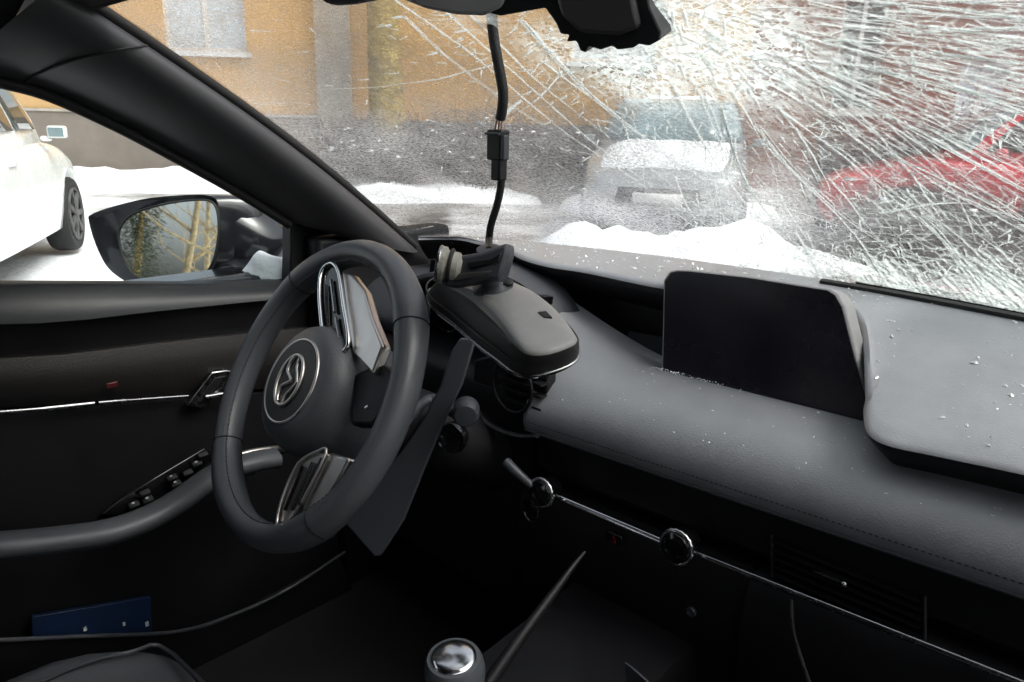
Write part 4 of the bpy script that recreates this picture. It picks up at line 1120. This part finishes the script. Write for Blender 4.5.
# spokes: satin plates and framed button strips
def spoke(plate, loop, buttons, d0, fm='chrome', pm='piano', bm_='darkchrome', fr_=.0028):
    p_ = slab('spoke', [wp(a, b, d0) for a, b in plate], wn_, .014, 'satin', SW, bevel=.003)
    lp = catmull([wp(a, b, d0 + .006) for a, b in loop], 5, True)
    tube('button_frame', lp, fr_, fm, p_, seg=8, closed=True)
    slab('button_panel', [wp(a, b, d0 + .003) for a, b in loop], wn_, .012, pm, p_, bevel=.002)
    for (a, b) in buttons: tube('button', [wp(*a, d0 + .006), wp(*b, d0 + .006)], .0022, bm_, p_, seg=6)
spoke([(341, 270), (352, 274), (364, 290), (372, 318), (383, 345), (372, 374), (352, 352), (346, 320)], [(321, 274), (330, 263), (338, 270), (343, 300), (348, 346), (327, 346), (320, 305)],
      [((331, 280), (335, 312)), ((336, 318), (340, 342)), ((326, 285), (328, 330))], .004)
spoke([(329, 452), (349, 458), (336, 484), (318, 509), (299, 523), (303, 505)], [(298, 464), (316, 452), (326, 453), (300, 505), (287, 521), (277, 524), (283, 496)],
      [((303, 466), (285, 510)), ((313, 462), (292, 510)), ((322, 458), (300, 505))], .004, 'satin', 'satin', 'piano', .0018)
slab('lower_spoke', [wp(a, b, -.004) for a, b in ((352, 375), (380, 362), (392, 372), (388, 405), (372, 425), (350, 425))], wn_, .018, 'dark', SW, bevel=.004)
tube('spoke_button', [wp(366, 408, .006), wp(369, 406, .006)], .0022, 'chrome', SW, seg=8)
slab('spoke_foot', [wp(a, b, -.002) for a, b in ((268, 524), (300, 512), (322, 512), (305, 532), (270, 540))], wn_, .016, 'leather', SW, bevel=.004)
# column shroud and stalks behind the wheel
v, f = lathe(WC - wn_ * .07, -wn_, [(.040, 0), (.046, .02), (.05, .08), (.055, .30), (.04, .31)], 28)
meshobj('column_shroud', v, f, 'dark', car, angle=50)
def stalk(pts, r, m='mid'): return tube('column_stalk', catmull(pts, 6), r, m, car, seg=10)
k1 = WC - wn_ * .10
stalk([k1 + we1 * .06, at(430, 400, 'y', .60), at(455, 412, 'y', .60), at(470, 414, 'y', .60)], .0085)
v, f = lathe(at(466, 412, 'y', .585), V((.7, -.7, 0)), [(.012, -.02), (.0165, -.012), (.0165, .008), (.013, .014), (.002, .015)], 24); meshobj('stalk_end', v, f, 'mid', car, angle=50)
stalk([k1 - we1 * .06, k1 - we1 * .14 + we2 * .02, k1 - we1 * .19 + we2 * .03], .0075)
ic = at(452, 438, 'y', .60)
v, f = lathe(ic, V((.45, -.85, .1)), [(.020, -.01), (.021, 0), (.018, .006), (.014, .004), (.003, .003)], 28); meshobj('ignition_surround', v, f, 'piano', car, angle=40)

# dislodged column trim hanging beside the wheel
tagp = [(476, 338), (472, 352), (462, 385), (452, 405), (440, 432), (424, 470), (404, 520), (381, 556), (374, 557), (346, 525), (346, 517), (376, 478), (400, 452), (424, 418), (440, 385), (452, 350), (460, 338)]
fpn = V((.55, -.80, .25)).normalized(); fpo = at(420, 450, 'y', .555)
fl = [atp(a, b, fpo, fpn) for a, b in tagp]
o = slab('trim_strip', fl, fpn, .007, 'mid', None, bevel=.0025)
tag(o, 'loose charcoal plastic trim strip hanging down between steering wheel and dashboard', 'trim strip')

# ---------------------------------------------------------------- driver's door
DX = -.735
door = empty('driver_door', (0, 0, 0)); door.parent = car
def dpt(px, py, x=DX): return at(px, py, 'x', x)
def strip(name, up, lo, x_up, x_lo, m, thick=.03, bulge=.0, parent=door, n=16, rows=5):
    """a panel between two traced lines, each on its own depth, bulging into the cabin"""
    U = [dpt(a, b, x_up) for a, b in up]; Lw = [dpt(a, b, x_lo) for a, b in lo]
    def res(P):
        P = catmull(P, 8); Ls = [0]
        for i in range(1, len(P)): Ls.append(Ls[-1] + (P[i] - P[i - 1]).length)
        out = []
        for k_ in range(n + 1):
            d = Ls[-1] * k_ / n; i = 1
            while i < len(P) - 1 and Ls[i] < d: i += 1
            t = (d - Ls[i - 1]) / max(1e-9, Ls[i] - Ls[i - 1]); out.append(P[i - 1].lerp(P[i], t))
        return out
    U = [U[0] + (U[0] - U[1]).normalized() * .42] + U; Lw = [Lw[0] + (Lw[0] - Lw[1]).normalized() * .42] + Lw
    U, Lw = res(U), res(Lw); rings = []
    for a, b in zip(U, Lw):
        row = [a.lerp(b, j / rows) + V((bulge * math.sin(math.pi * j / rows), 0, 0)) for j in range(rows + 1)]
        row += [b + V((-thick, 0, 0)), a + V((-thick, 0, 0))]; rings.append(row)
    v, f = loft(rings); return meshobj(name, v, f, m, parent, angle=50)
# window sill pad, dark valley, brown insert, lower pad
strip('sill_pad', [(-60, 284), (100, 284), (200, 284), (310, 281)], [(-60, 326), (60, 322), (160, 311), (310, 296)], -.745, -.715, 'sill', bulge=.008)
strip('upper_panel', [(-60, 324), (60, 320), (160, 309), (320, 294)], [(-60, 362), (60, 356), (160, 344), (320, 326)], -.728, -.742, 'dark')
strip('leather_insert', [(-60, 361), (60, 355), (160, 343), (330, 325)], [(-60, 412), (90, 402), (190, 394), (330, 384)], -.730, -.742, 'brown', bulge=.012)
strip('lower_panel', [(-60, 416), (90, 407), (190, 399), (340, 388)], [(-60, 545), (100, 530), (200, 480), (350, 430)], -.735, -.738, 'dark')
strip('pocket_panel', [(-60, 548), (100, 534), (200, 482), (350, 432)], [(-60, 720), (100, 720), (250, 700), (400, 660)], -.742, -.742, 'dark', thick=.04)
# chrome line with the lever
tube('chrome_strip', catmull([dpt(-40, 415, -.724), dpt(0, 412, -.724), dpt(50, 408, -.724), dpt(94, 403.5, -.722)], 5), [.0030] * 10 + [.0042] * 6, 'darkchrome', door, seg=8)
tube('chrome_strip', catmull([dpt(98, 403, -.722), dpt(140, 399.5, -.723), dpt(188, 396, -.724)], 5), [.0040] * 4 + [.0026] * 7, 'darkchrome', door, seg=8)
box('lock_button', dpt(112, 385, -.722), (.004, .016, .008), 'lockred', door, bevel=.001)
hf = [dpt(a, b, -.716) for a, b in ((186, 406), (212, 372), (226, 370), (236, 371), (206, 408))]
slab('handle_surround', hf, (1, 0, 0), .012, 'darkchrome', door, bevel=.002)
slab('handle_cup', [dpt(a, b, -.7145) for a, b in ((196, 403), (215, 378), (226, 376), (208, 402))], (1, 0, 0), .004, 'dark', door, bevel=.001)
tube('door_handle', [dpt(205, 397, -.712), dpt(240, 391, -.712)], .004, 'darkchrome', door, seg=8)
# armrest: rounded rail sweeping up to the front
ar = [(-400, 566), (-60, 541), (0, 537), (60, 531), (110, 523), (150, 509), (180, 492), (205, 474), (228, 461), (255, 453), (275, 450)]
AX = -.665
tube('armrest', catmull([dpt(a, b + 8, AX) for a, b in ar], 5), .0165, 'leather', door, seg=14, squash=1.5, upv=(0, 0, 1))
tube('armrest_piping', catmull([dpt(a, b + 21, AX + .004) for a, b in ar[:10]], 5), .0022, 'mid', door, seg=6)
tube('pull_handle', catmull([dpt(238, 456, AX - .01), dpt(252, 452, AX - .01), dpt(272, 449, AX - .012), dpt(284, 449, AX - .02)], 5), [.006] * 16, 'satin', door, seg=8)
slab('switch_panel', [dpt(a, b, -.70) + V((.0, 0, 0)) for a, b in ((100, 515), (120, 498), (205, 447), (216, 455), (190, 482), (150, 505), (120, 516))], (1, 0, .6), .03, 'piano', door, bevel=.003)
for i, (a, b) in enumerate(((134, 505), (148, 500), (145, 493), (172, 478), (176, 484), (197, 464), (203, 455), (188, 473))):
    box('window_switch', dpt(a, b, -.694), (.010, .016, .007), 'dark', door, bevel=.002, rot=Matrix.Rotation(R(35), 3, 'Y') @ Matrix.Rotation(R(12), 3, 'X'))
    if i in (0, 1, 3, 4, 5): box('switch_mark', dpt(a - 1, b - 2, -.688), (.0012, .004, .0025), 'paper', door)
# door pocket lip and front edge of the door
tube('pocket_lip', catmull([dpt(-40, 643, -.69), dpt(0, 640, -.69), dpt(90, 636, -.69), dpt(180, 631, -.69), dpt(240, 612, -.69), dpt(290, 588, -.69), dpt(345, 552, -.70)], 6), .0032, 'mid', door, seg=6)
strip('pocket_front', [(-60, 644), (90, 638), (180, 633), (240, 614), (340, 560)], [(-60, 760), (100, 750), (250, 740), (400, 700)], -.695, -.71, 'dark', thick=.01)
# side window pane
sw_o = [dpt(-300, 283, -.742), dpt(-60, 284, -.742), dpt(100, 285, -.742), dpt(330, 284, -.742), dpt(330, 245, -.742)] + [p + V((-.02, 0, .004)) for p in reversed(side_edge(-1))] + [dpt(-300, 0, -.70)]
slab('window_pane', sw_o, (1, 0, .05), .004, 'glass', door, smooth=False)
# sail panel at the mirror's foot
slab('sail_panel', [dpt(a, b, -.735) for a, b in ((290, 287), (291, 250), (291, 216), (345, 232), (400, 258), (400, 292))], (1, 0, 0), .03, 'dark', door, bevel=.003)
box('door_skin', (-.83, .05, .58), (.10, 1.30, .62), 'blackpaint', door, bevel=.02)

# ---------------------------------------------------------------- wing mirror
wm = empty('wing_mirror', (0, 0, 0)); wm.parent = car
mn = V((.515, -.85, .135)).normalized()
mo = at(170, 240, 'x', -.965)
def mp(px, py, d=0.0): return atp(px, py, mo + mn * d, mn)
face = catmull([V((a, b, 0)) for a, b in ((89, 222), (92, 214), (118, 205), (150, 198), (185, 195), (210, 196), (219, 206), (220, 240), (214, 266), (200, 281), (178, 289), (140, 287), (112, 272), (98, 250))], 5, True)
glassp = catmull([V((a, b, 0)) for a, b in ((119, 240), (122, 225), (135, 213), (165, 204), (195, 200), (212, 202), (218, 215), (218, 240), (211, 266), (195, 281), (172, 285), (145, 281), (128, 268))], 5, True)
f0 = [mp(p.x, p.y) for p in face]; c0 = sum(f0, V()) / len(f0)
back_dir = V((-.15, 1, .0)).normalized()
rings = [[c0 + (p - c0) * .93 - mn * .006 for p in f0], f0]
for dep, sc_ in ((.02, 1.0), (.045, .985), (.07, .93), (.092, .80), (.105, .60), (.11, .3)):
    sh = V((.05, 0, 0)) * (dep / .11)
    rings.append([c0 + (p - c0) * sc_ + back_dir * dep + sh for p in f0])
v, f = loft(rings); meshobj('housing', v, f, 'blackpaint', wm, angle=60)
gp_ = [mp(p.x, p.y, .0035) for p in glassp]; slab('mirror_glass', gp_, mn, .004, 'mirror', wm, bevel=.0008)
tube('glass_rim', gp_, .0022, 'rubber', wm, seg=6, closed=True)
# foot of the mirror joined to the door
ft = []
for q, (px, py, x, h) in enumerate(((222, 266, -.90, .045), (245, 274, -.85, .034), (268, 282, -.79, .026), (290, 288, -.75, .024))):
    c_ = at(px, py, 'x', x); ft.append([c_ + V((0, .05 * math.cos(b) + .03, h * .62 * math.sin(b))) for b in [2 * math.pi * i / 16 for i in range(16)]])
v, f = loft(ft); meshobj('foot', v, f, 'blackpaint', wm, angle=60)
# shell seen beside the glass
sh_o = [(216, 198), (236, 204), (258, 218), (272, 234), (275, 246), (268, 262), (250, 276), (225, 283), (214, 268), (220, 240)]
rings = []
oc = [atp(a, b, mo + V((.045, .06, 0)), V((.75, -.66, 0)).normalized()) for a, b in sh_o]
oc = catmull(oc, 4, True); cc = sum(oc, V()) / len(oc)
for dep, sc_ in ((-.03, .55), (-.018, .85), (0, 1.0), (.03, 1.0), (.06, .85), (.075, .5)):
    rings.append([cc + (p - cc) * sc_ + V((-.3, .95, 0)) * dep for p in oc])
v, f = loft(rings); meshobj('shell', v, f, 'blackpaint', wm, angle=60)
# lump of snow at the foot of the mirror
so_ = [(228, 290), (238, 276), (250, 262), (256, 253), (266, 256), (284, 263), (294, 270), (294, 292)]
pn = V((.8, -.6, 0)); po = at(262, 272, 'x', -.80)
so3 = catmull([atp(a, b, po, pn) for a, b in so_], 4, True); cc = sum(so3, V()) / len(so3); rings = []
for dep, sc_ in ((-.02, .45), (-.012, .82), (0, 1), (.03, .98), (.05, .7), (.06, .3)):
    rings.append([cc + (p - cc) * sc_ - pn * dep + V((noise.noise(p * 40 + V((dep * 90, 0, 0))),) * 3) * .004 for p in so3])
v, f = loft(rings); o = meshobj('snow_lump', v, f, 'snow')
tag(o, 'small lump of white snow at the foot of the wing mirror', 'snow')

# ---------------------------------------------------------------- fallen rear-view mirror on its cable
mz = V((.10, -.28, 1.0)).normalized()
MC = at(505, 322, 'z', .945)
rv = empty('rear_view_mirror', MC, 'grey rear-view mirror torn off and dangling upside down on a black cable', 'mirror')
def rp(px, py, d=0.0): return atp(px, py, MC + mz * d, mz) - MC
botp = ((430, 289), (430, 304), (452, 322), (476, 343), (496, 358), (514, 371), (533, 374.5), (552, 371), (570, 364), (578, 356), (577, 345), (560, 325), (535, 303), (515, 289), (490, 281), (455, 281))
topp = ((440, 281), (450, 286), (470, 296), (487, 310), (501, 325), (513, 341), (526, 352), (545, 353), (565, 347), (575, 341), (573, 333), (556, 311), (534, 293), (514, 284), (492, 279), (463, 277))
o0 = catmull([rp(a, b) for a, b in botp], 4, True); o1 = catmull([rp(a, b, .030) for a, b in topp], 4, True); cc = sum(o0, V()) / len(o0); c1 = sum(o1, V()) / len(o1)
def lr(t, ex=0.0): return [p.lerp(q, t) + (p - cc).normalized() * ex for p, q in zip(o0, o1)]
rings = [[cc + (p - cc) * .90 - mz * .006 for p in o0], [cc + (p - cc) * .985 - mz * .004 for p in o0], o0, lr(.22, .0008), lr(.5, .0022), lr(.78, .0025), lr(.93, .0014), lr(1.0)] + [[c1 + (p - c1) * k_ + mz * d for p in o1] for k_, d in ((.965, .0022), (.88, .0042), (.6, .0062), (.2, .007))]
v, f = loft(rings[:7]); hs_ = meshobj('housing_shaded_side', v, f, 'housing_side', rv, angle=75)  # sides coloured darker than the top to carry their shading
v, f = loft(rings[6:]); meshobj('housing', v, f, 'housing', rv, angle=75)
rim_ = [cc + (p - cc) * 1.004 + mz * -.001 for p in o0]; tube('glass_edge', rim_, .0015, 'darkchrome', rv, seg=6, closed=True)
v, f = loft([[cc + (p - cc) * .95 - mz * .008 for p in o0], [cc + (p - cc) * .95 - mz * .0065 for p in o0]]); meshobj('mirror_glass', v, f, 'mirror', rv, angle=40)
tube('housing_seam', [cc + (p - cc) * .992 + mz * .011 for p in o0], .0012, 'rubber', rv, seg=5, closed=True)
# slot in the housing
slot = [rp(a, b, .0362) for a, b in ((538, 313), (546, 312), (552, 318), (544, 318))]
slab('slot', [p + mz * .0012 for p in slot], mz, .004, 'rubber', rv, smooth=False)
# ball joint and bracket
bc = rp(492, 283, .040)
v, f = lathe(bc - mz * .012, mz, [(.024, 0), (.022, .008), (.013, .012), (.0105, .02), (.0105, .035), (.013, .045), (.012, .052), (.003, .054)], 24); meshobj('ball_joint', v, f, 'mid', rv, angle=50)
v, f = lathe(rp(508, 284, .038), mz, [(.006, 0), (.006, .003), (.003, .0035)], 14); meshobj('screw_hole', v, f, 'rubber', rv)
bn_ = V((.45, -.85, .25)).normalized(); bo_ = MC + bc + mz * .045
def bp_(px, py, d=0.0): return atp(px, py, bo_ + bn_ * d, bn_) - MC
slab('bracket', [bp_(a, b, .014) for a, b in ((450, 262), (462, 255), (480, 252), (508, 242), (507, 256), (503, 270), (500, 281), (488, 279), (470, 284), (448, 287), (440, 285), (443, 272))], bn_, .030, 'mid', rv, bevel=.004)
slab('bracket_rib', [bp_(a, b, .017) for a, b in ((466, 262), (490, 258), (502, 251), (499, 262), (470, 270))], bn_, .006, 'dark', rv, bevel=.002)
slab('bracket_rib', [bp_(a, b, .017) for a, b in ((452, 274), (478, 271), (492, 270), (486, 276), (455, 282))], bn_, .006, 'housing_side', rv, bevel=.002)
sc_c = bp_(441, 264, .012); sa = V((-.75, -.62, .15)).normalized()
v, f = lathe(sc_c - sa * .022, sa, [(.010, 0), (.015, .004), (.0155, .016), (.0185, .018), (.0185, .023), (.015, .0245), (.002, .0235)], 28, e1=(0, 0, 1)); cp_ = meshobj('sensor_cap', v, f, 'capmetal', rv, angle=35)
aa, bb, _n = frame_axes(sa, (0, 0, 1))
tube('cap_ring', [sc_c + sa * .0015 + (aa * math.cos(b) + bb * math.sin(b)) * .0178 for b in [2 * math.pi * i / 30 for i in range(30)]], .0018, 'darkchrome', cp_, seg=6, closed=True)
tube('cap_ring', [sc_c - sa * .010 + (aa * math.cos(b) + bb * math.sin(b)) * .0162 for b in [2 * math.pi * i / 30 for i in range(30)]], .0022, 'rubber', cp_, seg=6, closed=True)
# cable and plug
cab_y = .56
def cp(px, py): 
    t = min(1, max(0, py / 250)); return at(px, py, 'y', .535 + .03 * t) - MC
tube('cable', catmull([cp(488, -12), cp(491, 12), cp(494, 40), cp(499, 68), cp(503, 92), cp(502, 110), cp(500, 119)], 6), .0052, 'cable', rv, seg=10)
tube('cable', catmull([cp(501, 170), cp(501, 185), cp(497, 205), cp(491, 225), cp(489, 240), bp_(489, 250)], 6), .0040, 'cable', rv, seg=10)
for dx in (-3, 0, 3): tube('wire', catmull([cp(500 + dx * .3, 115), cp(499 + dx, 124), cp(498 + dx, 134)], 4), .0012, 'wire', rv, seg=6)
pc = cp(498, 145)
plug = box('plug', pc, (.020, .014, .030), 'dark', rv, bevel=.002)
box('plug_latch', pc + V((.0125, -.003, -.002)), (.005, .008, .024), 'mid', plug, bevel=.0012)
box('plug_neck', pc + V((.002, 0, -.024)), (.013, .012, .022), 'dark', plug, bevel=.002)
tube('plug_ridge', [pc + V((-.010, -.008, .011)), pc + V((.010, -.008, .011))], .0014, 'mid', plug, seg=6)

# broken sensor housing at the top of the glass
top = empty('sensor_cover', (0, 0, 0)); top.parent = car
tn = V((.35, -.9, -.25)).normalized(); to = V((-.02, .50, 1.222))
def tp_(px, py, d=0.0): return atp(px, py, to + tn * d, tn)
slab('cover', [tp_(a, b, .0) for a, b in ((482, -40), (484, 12), (500, 16), (545, 8), (556, 24), (560, 34), (569, 35), (566, 42), (576, 41), (580, 51), (586, 53), (588, 46), (600, 50), (612, 46), (617, 50), (634, 48), (637, 44), (649, 46), (660, 40), (661, 32), (650, 8), (640, -40))], tn, .05, 'dark', top, bevel=.0015)
slab('cover_inner', [tp_(a, b, .006) for a, b in ((548, -30), (560, 16), (580, 34), (618, 36), (640, 28), (628, -30))], tn, .02, 'housing_side', top, bevel=.004)
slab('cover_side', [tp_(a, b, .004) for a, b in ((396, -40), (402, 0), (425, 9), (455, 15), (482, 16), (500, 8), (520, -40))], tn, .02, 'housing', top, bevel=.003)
slab('sun_visor', [at(a, b, 'y', .43) for a, b in ((300, -150), (320, 1), (328, 4), (345, 3), (370, -2), (400, -150))], (0, -1, 0), .015, 'fabric', car, bevel=.004)

# ---------------------------------------------------------------- seats, console, gear lever
def seat(cx, nm):
    s = empty(nm, (0, 0, 0)); s.parent = car
    rings = []
    ys = [-.25, -.21, -.06, .09, .19, .26, .305, .325, .33]
    tz = [.37, .425, .43, .445, .455, .455, .44, .41, .36]
    for y, z in zip(ys, tz):
        row = []
        k_ = 1 - max(0, (y - .14) / .19) ** 2.2 * .32
        for i in range(21):
            a = -1 + i / 10; bol = .035 * math.exp(-((abs(a) - .86) / .12) ** 2) * (1 if y < .24 else .4)
            row.append(V((cx + a * .275 * k_, y, z + bol - .035 * abs(a) ** 8)))
        row += [V((cx + .25 * k_, y, .30)), V((cx - .25 * k_, y, .30))]
        rings.append(row)
    v, f = loft(rings); cu = meshobj('cushion', v, f, 'leather', s, sub=1)
    tube('cushion_piping', catmull([V((cx + sgn * .205 * (1 - max(0, (y - .14) / .19) ** 2.2 * .32), y, z + .012)) for sgn, y, z in [(-1, y, z) for y, z in zip(ys[1:7], tz[1:7])] + [(1, y, z) for y, z in reversed(list(zip(ys[1:7], tz[1:7])))]], 4), .003, 'mid', cu, seg=6)
    rings = []
    for q in range(9):
        t = q / 8; z = .46 + .60 * t; y = -.36 - .17 * t; row = []; hw = .25 - .06 * t ** 2
        for i in range(17):
            a = -1 + i / 8; row.append(V((cx + a * hw, y + .055 * math.exp(-((abs(a) - .85) / .16) ** 2) - .03 * abs(a) ** 8, z)))
        row += [V((cx + hw * .9, y - .11, z)), V((cx - hw * .9, y - .11, z))]
        rings.append(row)
    v, f = loft(rings); meshobj('backrest', v, f, 'leather', s, sub=1)
    box('headrest', (cx, -.56, 1.15), (.24, .09, .16), 'leather', s, bevel=.035, bseg=4)
seat(-.345, 'driver_seat')
seat(.40, 'passenger_seat')
con = empty('centre_console', (0, 0, 0)); con.parent = car
sweep('console_body', [(0, 0)], 0, 1, 1, 'dark', con) if False else None
rings = []
for y, z, hw in ((-.45, .56, .09), (.05, .54, .09), (.25, .53, .09), (.40, .53, .09), (.55, .53, .095), (.72, .54, .10)):
    rings.append([V((-.055 + a * hw, y, zz)) for a, zz in ((-1, .24), (-1, z - .02), (-.93, z), (-.6, z + .002), (.6, z + .002), (.93, z), (1, z - .02), (1, .24))])
v, f = loft(rings); meshobj('console_body', v, f, 'dark', con, angle=40)
e = [at(470, 712, 'x', -.05), at(490, 682, 'x', -.05), at(512, 650, 'x', -.05), at(535, 618, 'x', -.05), at(556, 590, 'x', -.05), at(572, 568, 'x', -.05), at(585, 552, 'x', -.05)]
tube('console_edge', catmull(e, 5), [.010 - .008 * (i / 30) ** 1.5 for i in range(31)], 'dark', con, seg=10, squash=.8)
gl_ = empty('gear_lever', (0, 0, 0)); gl_.parent = car
gk = at(454, 660, 'x', -.055)
v, f = lathe(gk, V((.02, -.10, 1)), [(.010, -.10), (.013, -.07), (.022, -.05), (.0285, -.03), (.030, -.012), (.028, -.001), (.026, .003)], 32); meshobj('gear_knob', v, f, 'leather', gl_, angle=60)
v, f = lathe(gk, V((.02, -.10, 1)), [(.0225, .002), (.022, .0045), (.018, .0062), (.010, .0075), (.002, .008)], 32); meshobj('knob_cap', v, f, 'chrome', gl_, angle=60)
v, f = lathe(gk + V((0, .012, -.17)), V((0, -.05, 1)), [(.055, 0), (.045, .02), (.028, .05), (.014, .08)], 20); meshobj('gear_gaiter', v, f, 'leather', gl_, angle=60)
# small scrap by the console
o = slab('plastic_scrap', [at(a, b, 'y', .60) for a, b in ((624, 662), (632, 668), (650, 684), (655, 700), (628, 700))], (0, -1, .3), .004, 'mid', None, bevel=.001)
tag(o, 'small dark grey plastic scrap stuck below the dashboard', 'plastic scrap')

# ---------------------------------------------------------------- booklet in the door pocket
bkx = -.715
bq = [dpt(32, 617, bkx), dpt(151, 597, bkx), dpt(152, 640, bkx), dpt(33, 646, bkx)]
bk = empty('booklet', bq[3], 'dark blue booklet standing in the driver door pocket', 'booklet')
slab('cover', [p - bq[3] for p in bq], (1, 0, .1), .010, 'blue', bk, bevel=.001)
for a, b, sz in ((85, 629, .007), (124, 624, .006), (147, 624, .008)):
    box('print_mark', dpt(a, b, bkx + .0015) - bq[3], (.0012, sz * .6, sz), 'paper', bk)

# ---------------------------------------------------------------- glass crumbs scattered on the dashboard
def crumbs():
    rnd = random.Random(5); vs = []; fs = []
    def crumb(c, s):
        k_ = len(vs); ax = V((rnd.uniform(-1, 1), rnd.uniform(-1, 1), rnd.uniform(-.3, .3))).normalized(); ay = V((-ax.y, ax.x, 0)).normalized()
        st_ = rnd.uniform(.8, 2.2)
        for i in range(5):
            b = 1.2566 * i; vs.append(c + ax * (math.cos(b) * s * st_ * rnd.uniform(.6, 1.2)) + ay * (math.sin(b) * s * rnd.uniform(.6, 1.2)) + V((0, 0, 0)))
        vs.append(c + V((rnd.uniform(-.3, .3) * s, rnd.uniform(-.3, .3) * s, s * rnd.uniform(.5, 1.1))))
        for i in range(5): fs.append((k_ + i, k_ + (i + 1) % 5, k_ + 5))
        fs.append(tuple(range(k_ + 4, k_ - 1, -1)))
    n = 0
    while n < 640:
        x = rnd.uniform(-.55, .62); back = 1.02 - .175 * (x / .69) ** 2
        lip = min(fr, key=lambda p: abs(p.x - x)).y
        if x > .17 and x < .24: continue
        y = lip + .012 + (back - lip - .02) * rnd.random()
        if x < .2 and rnd.random() < .45: continue
        crumb(V((x, y, dtop_z(x, y) + .0002)), rnd.choice((.0006, .0008, .0010, .0013, .0018, .0026)) * rnd.uniform(.8, 1.25)); n += 1
    n = 0
    pz = [(p[0], p[1]) for p in padp[8:33]]
    while n < 150:
        x = rnd.uniform(-.22, .5); y, z = rnd.choice(pz[6:22])
        if y > .84: continue
        crumb(V((x, y, z + DTILT * x + .0003)), rnd.choice((.0005, .0007, .0009, .0013)) * rnd.uniform(.8, 1.2)); n += 1
    for _ in range(260):     # a ridge of crumbs caught at the foot of the screen
        a = rnd.random(); x = -.13 + .29 * a; y = .838 + rnd.uniform(-.006, .004)
        crumb(V((x, y, .836 + DTILT * x + rnd.uniform(0, .002))), rnd.uniform(.0006, .0014))
    o = meshobj('glass_crumbs', vs, fs, 'shard', kind='stuff', smooth=False)
    tag(o, 'tiny white crumbs of broken glass scattered over the dashboard', 'broken glass')
crumbs()
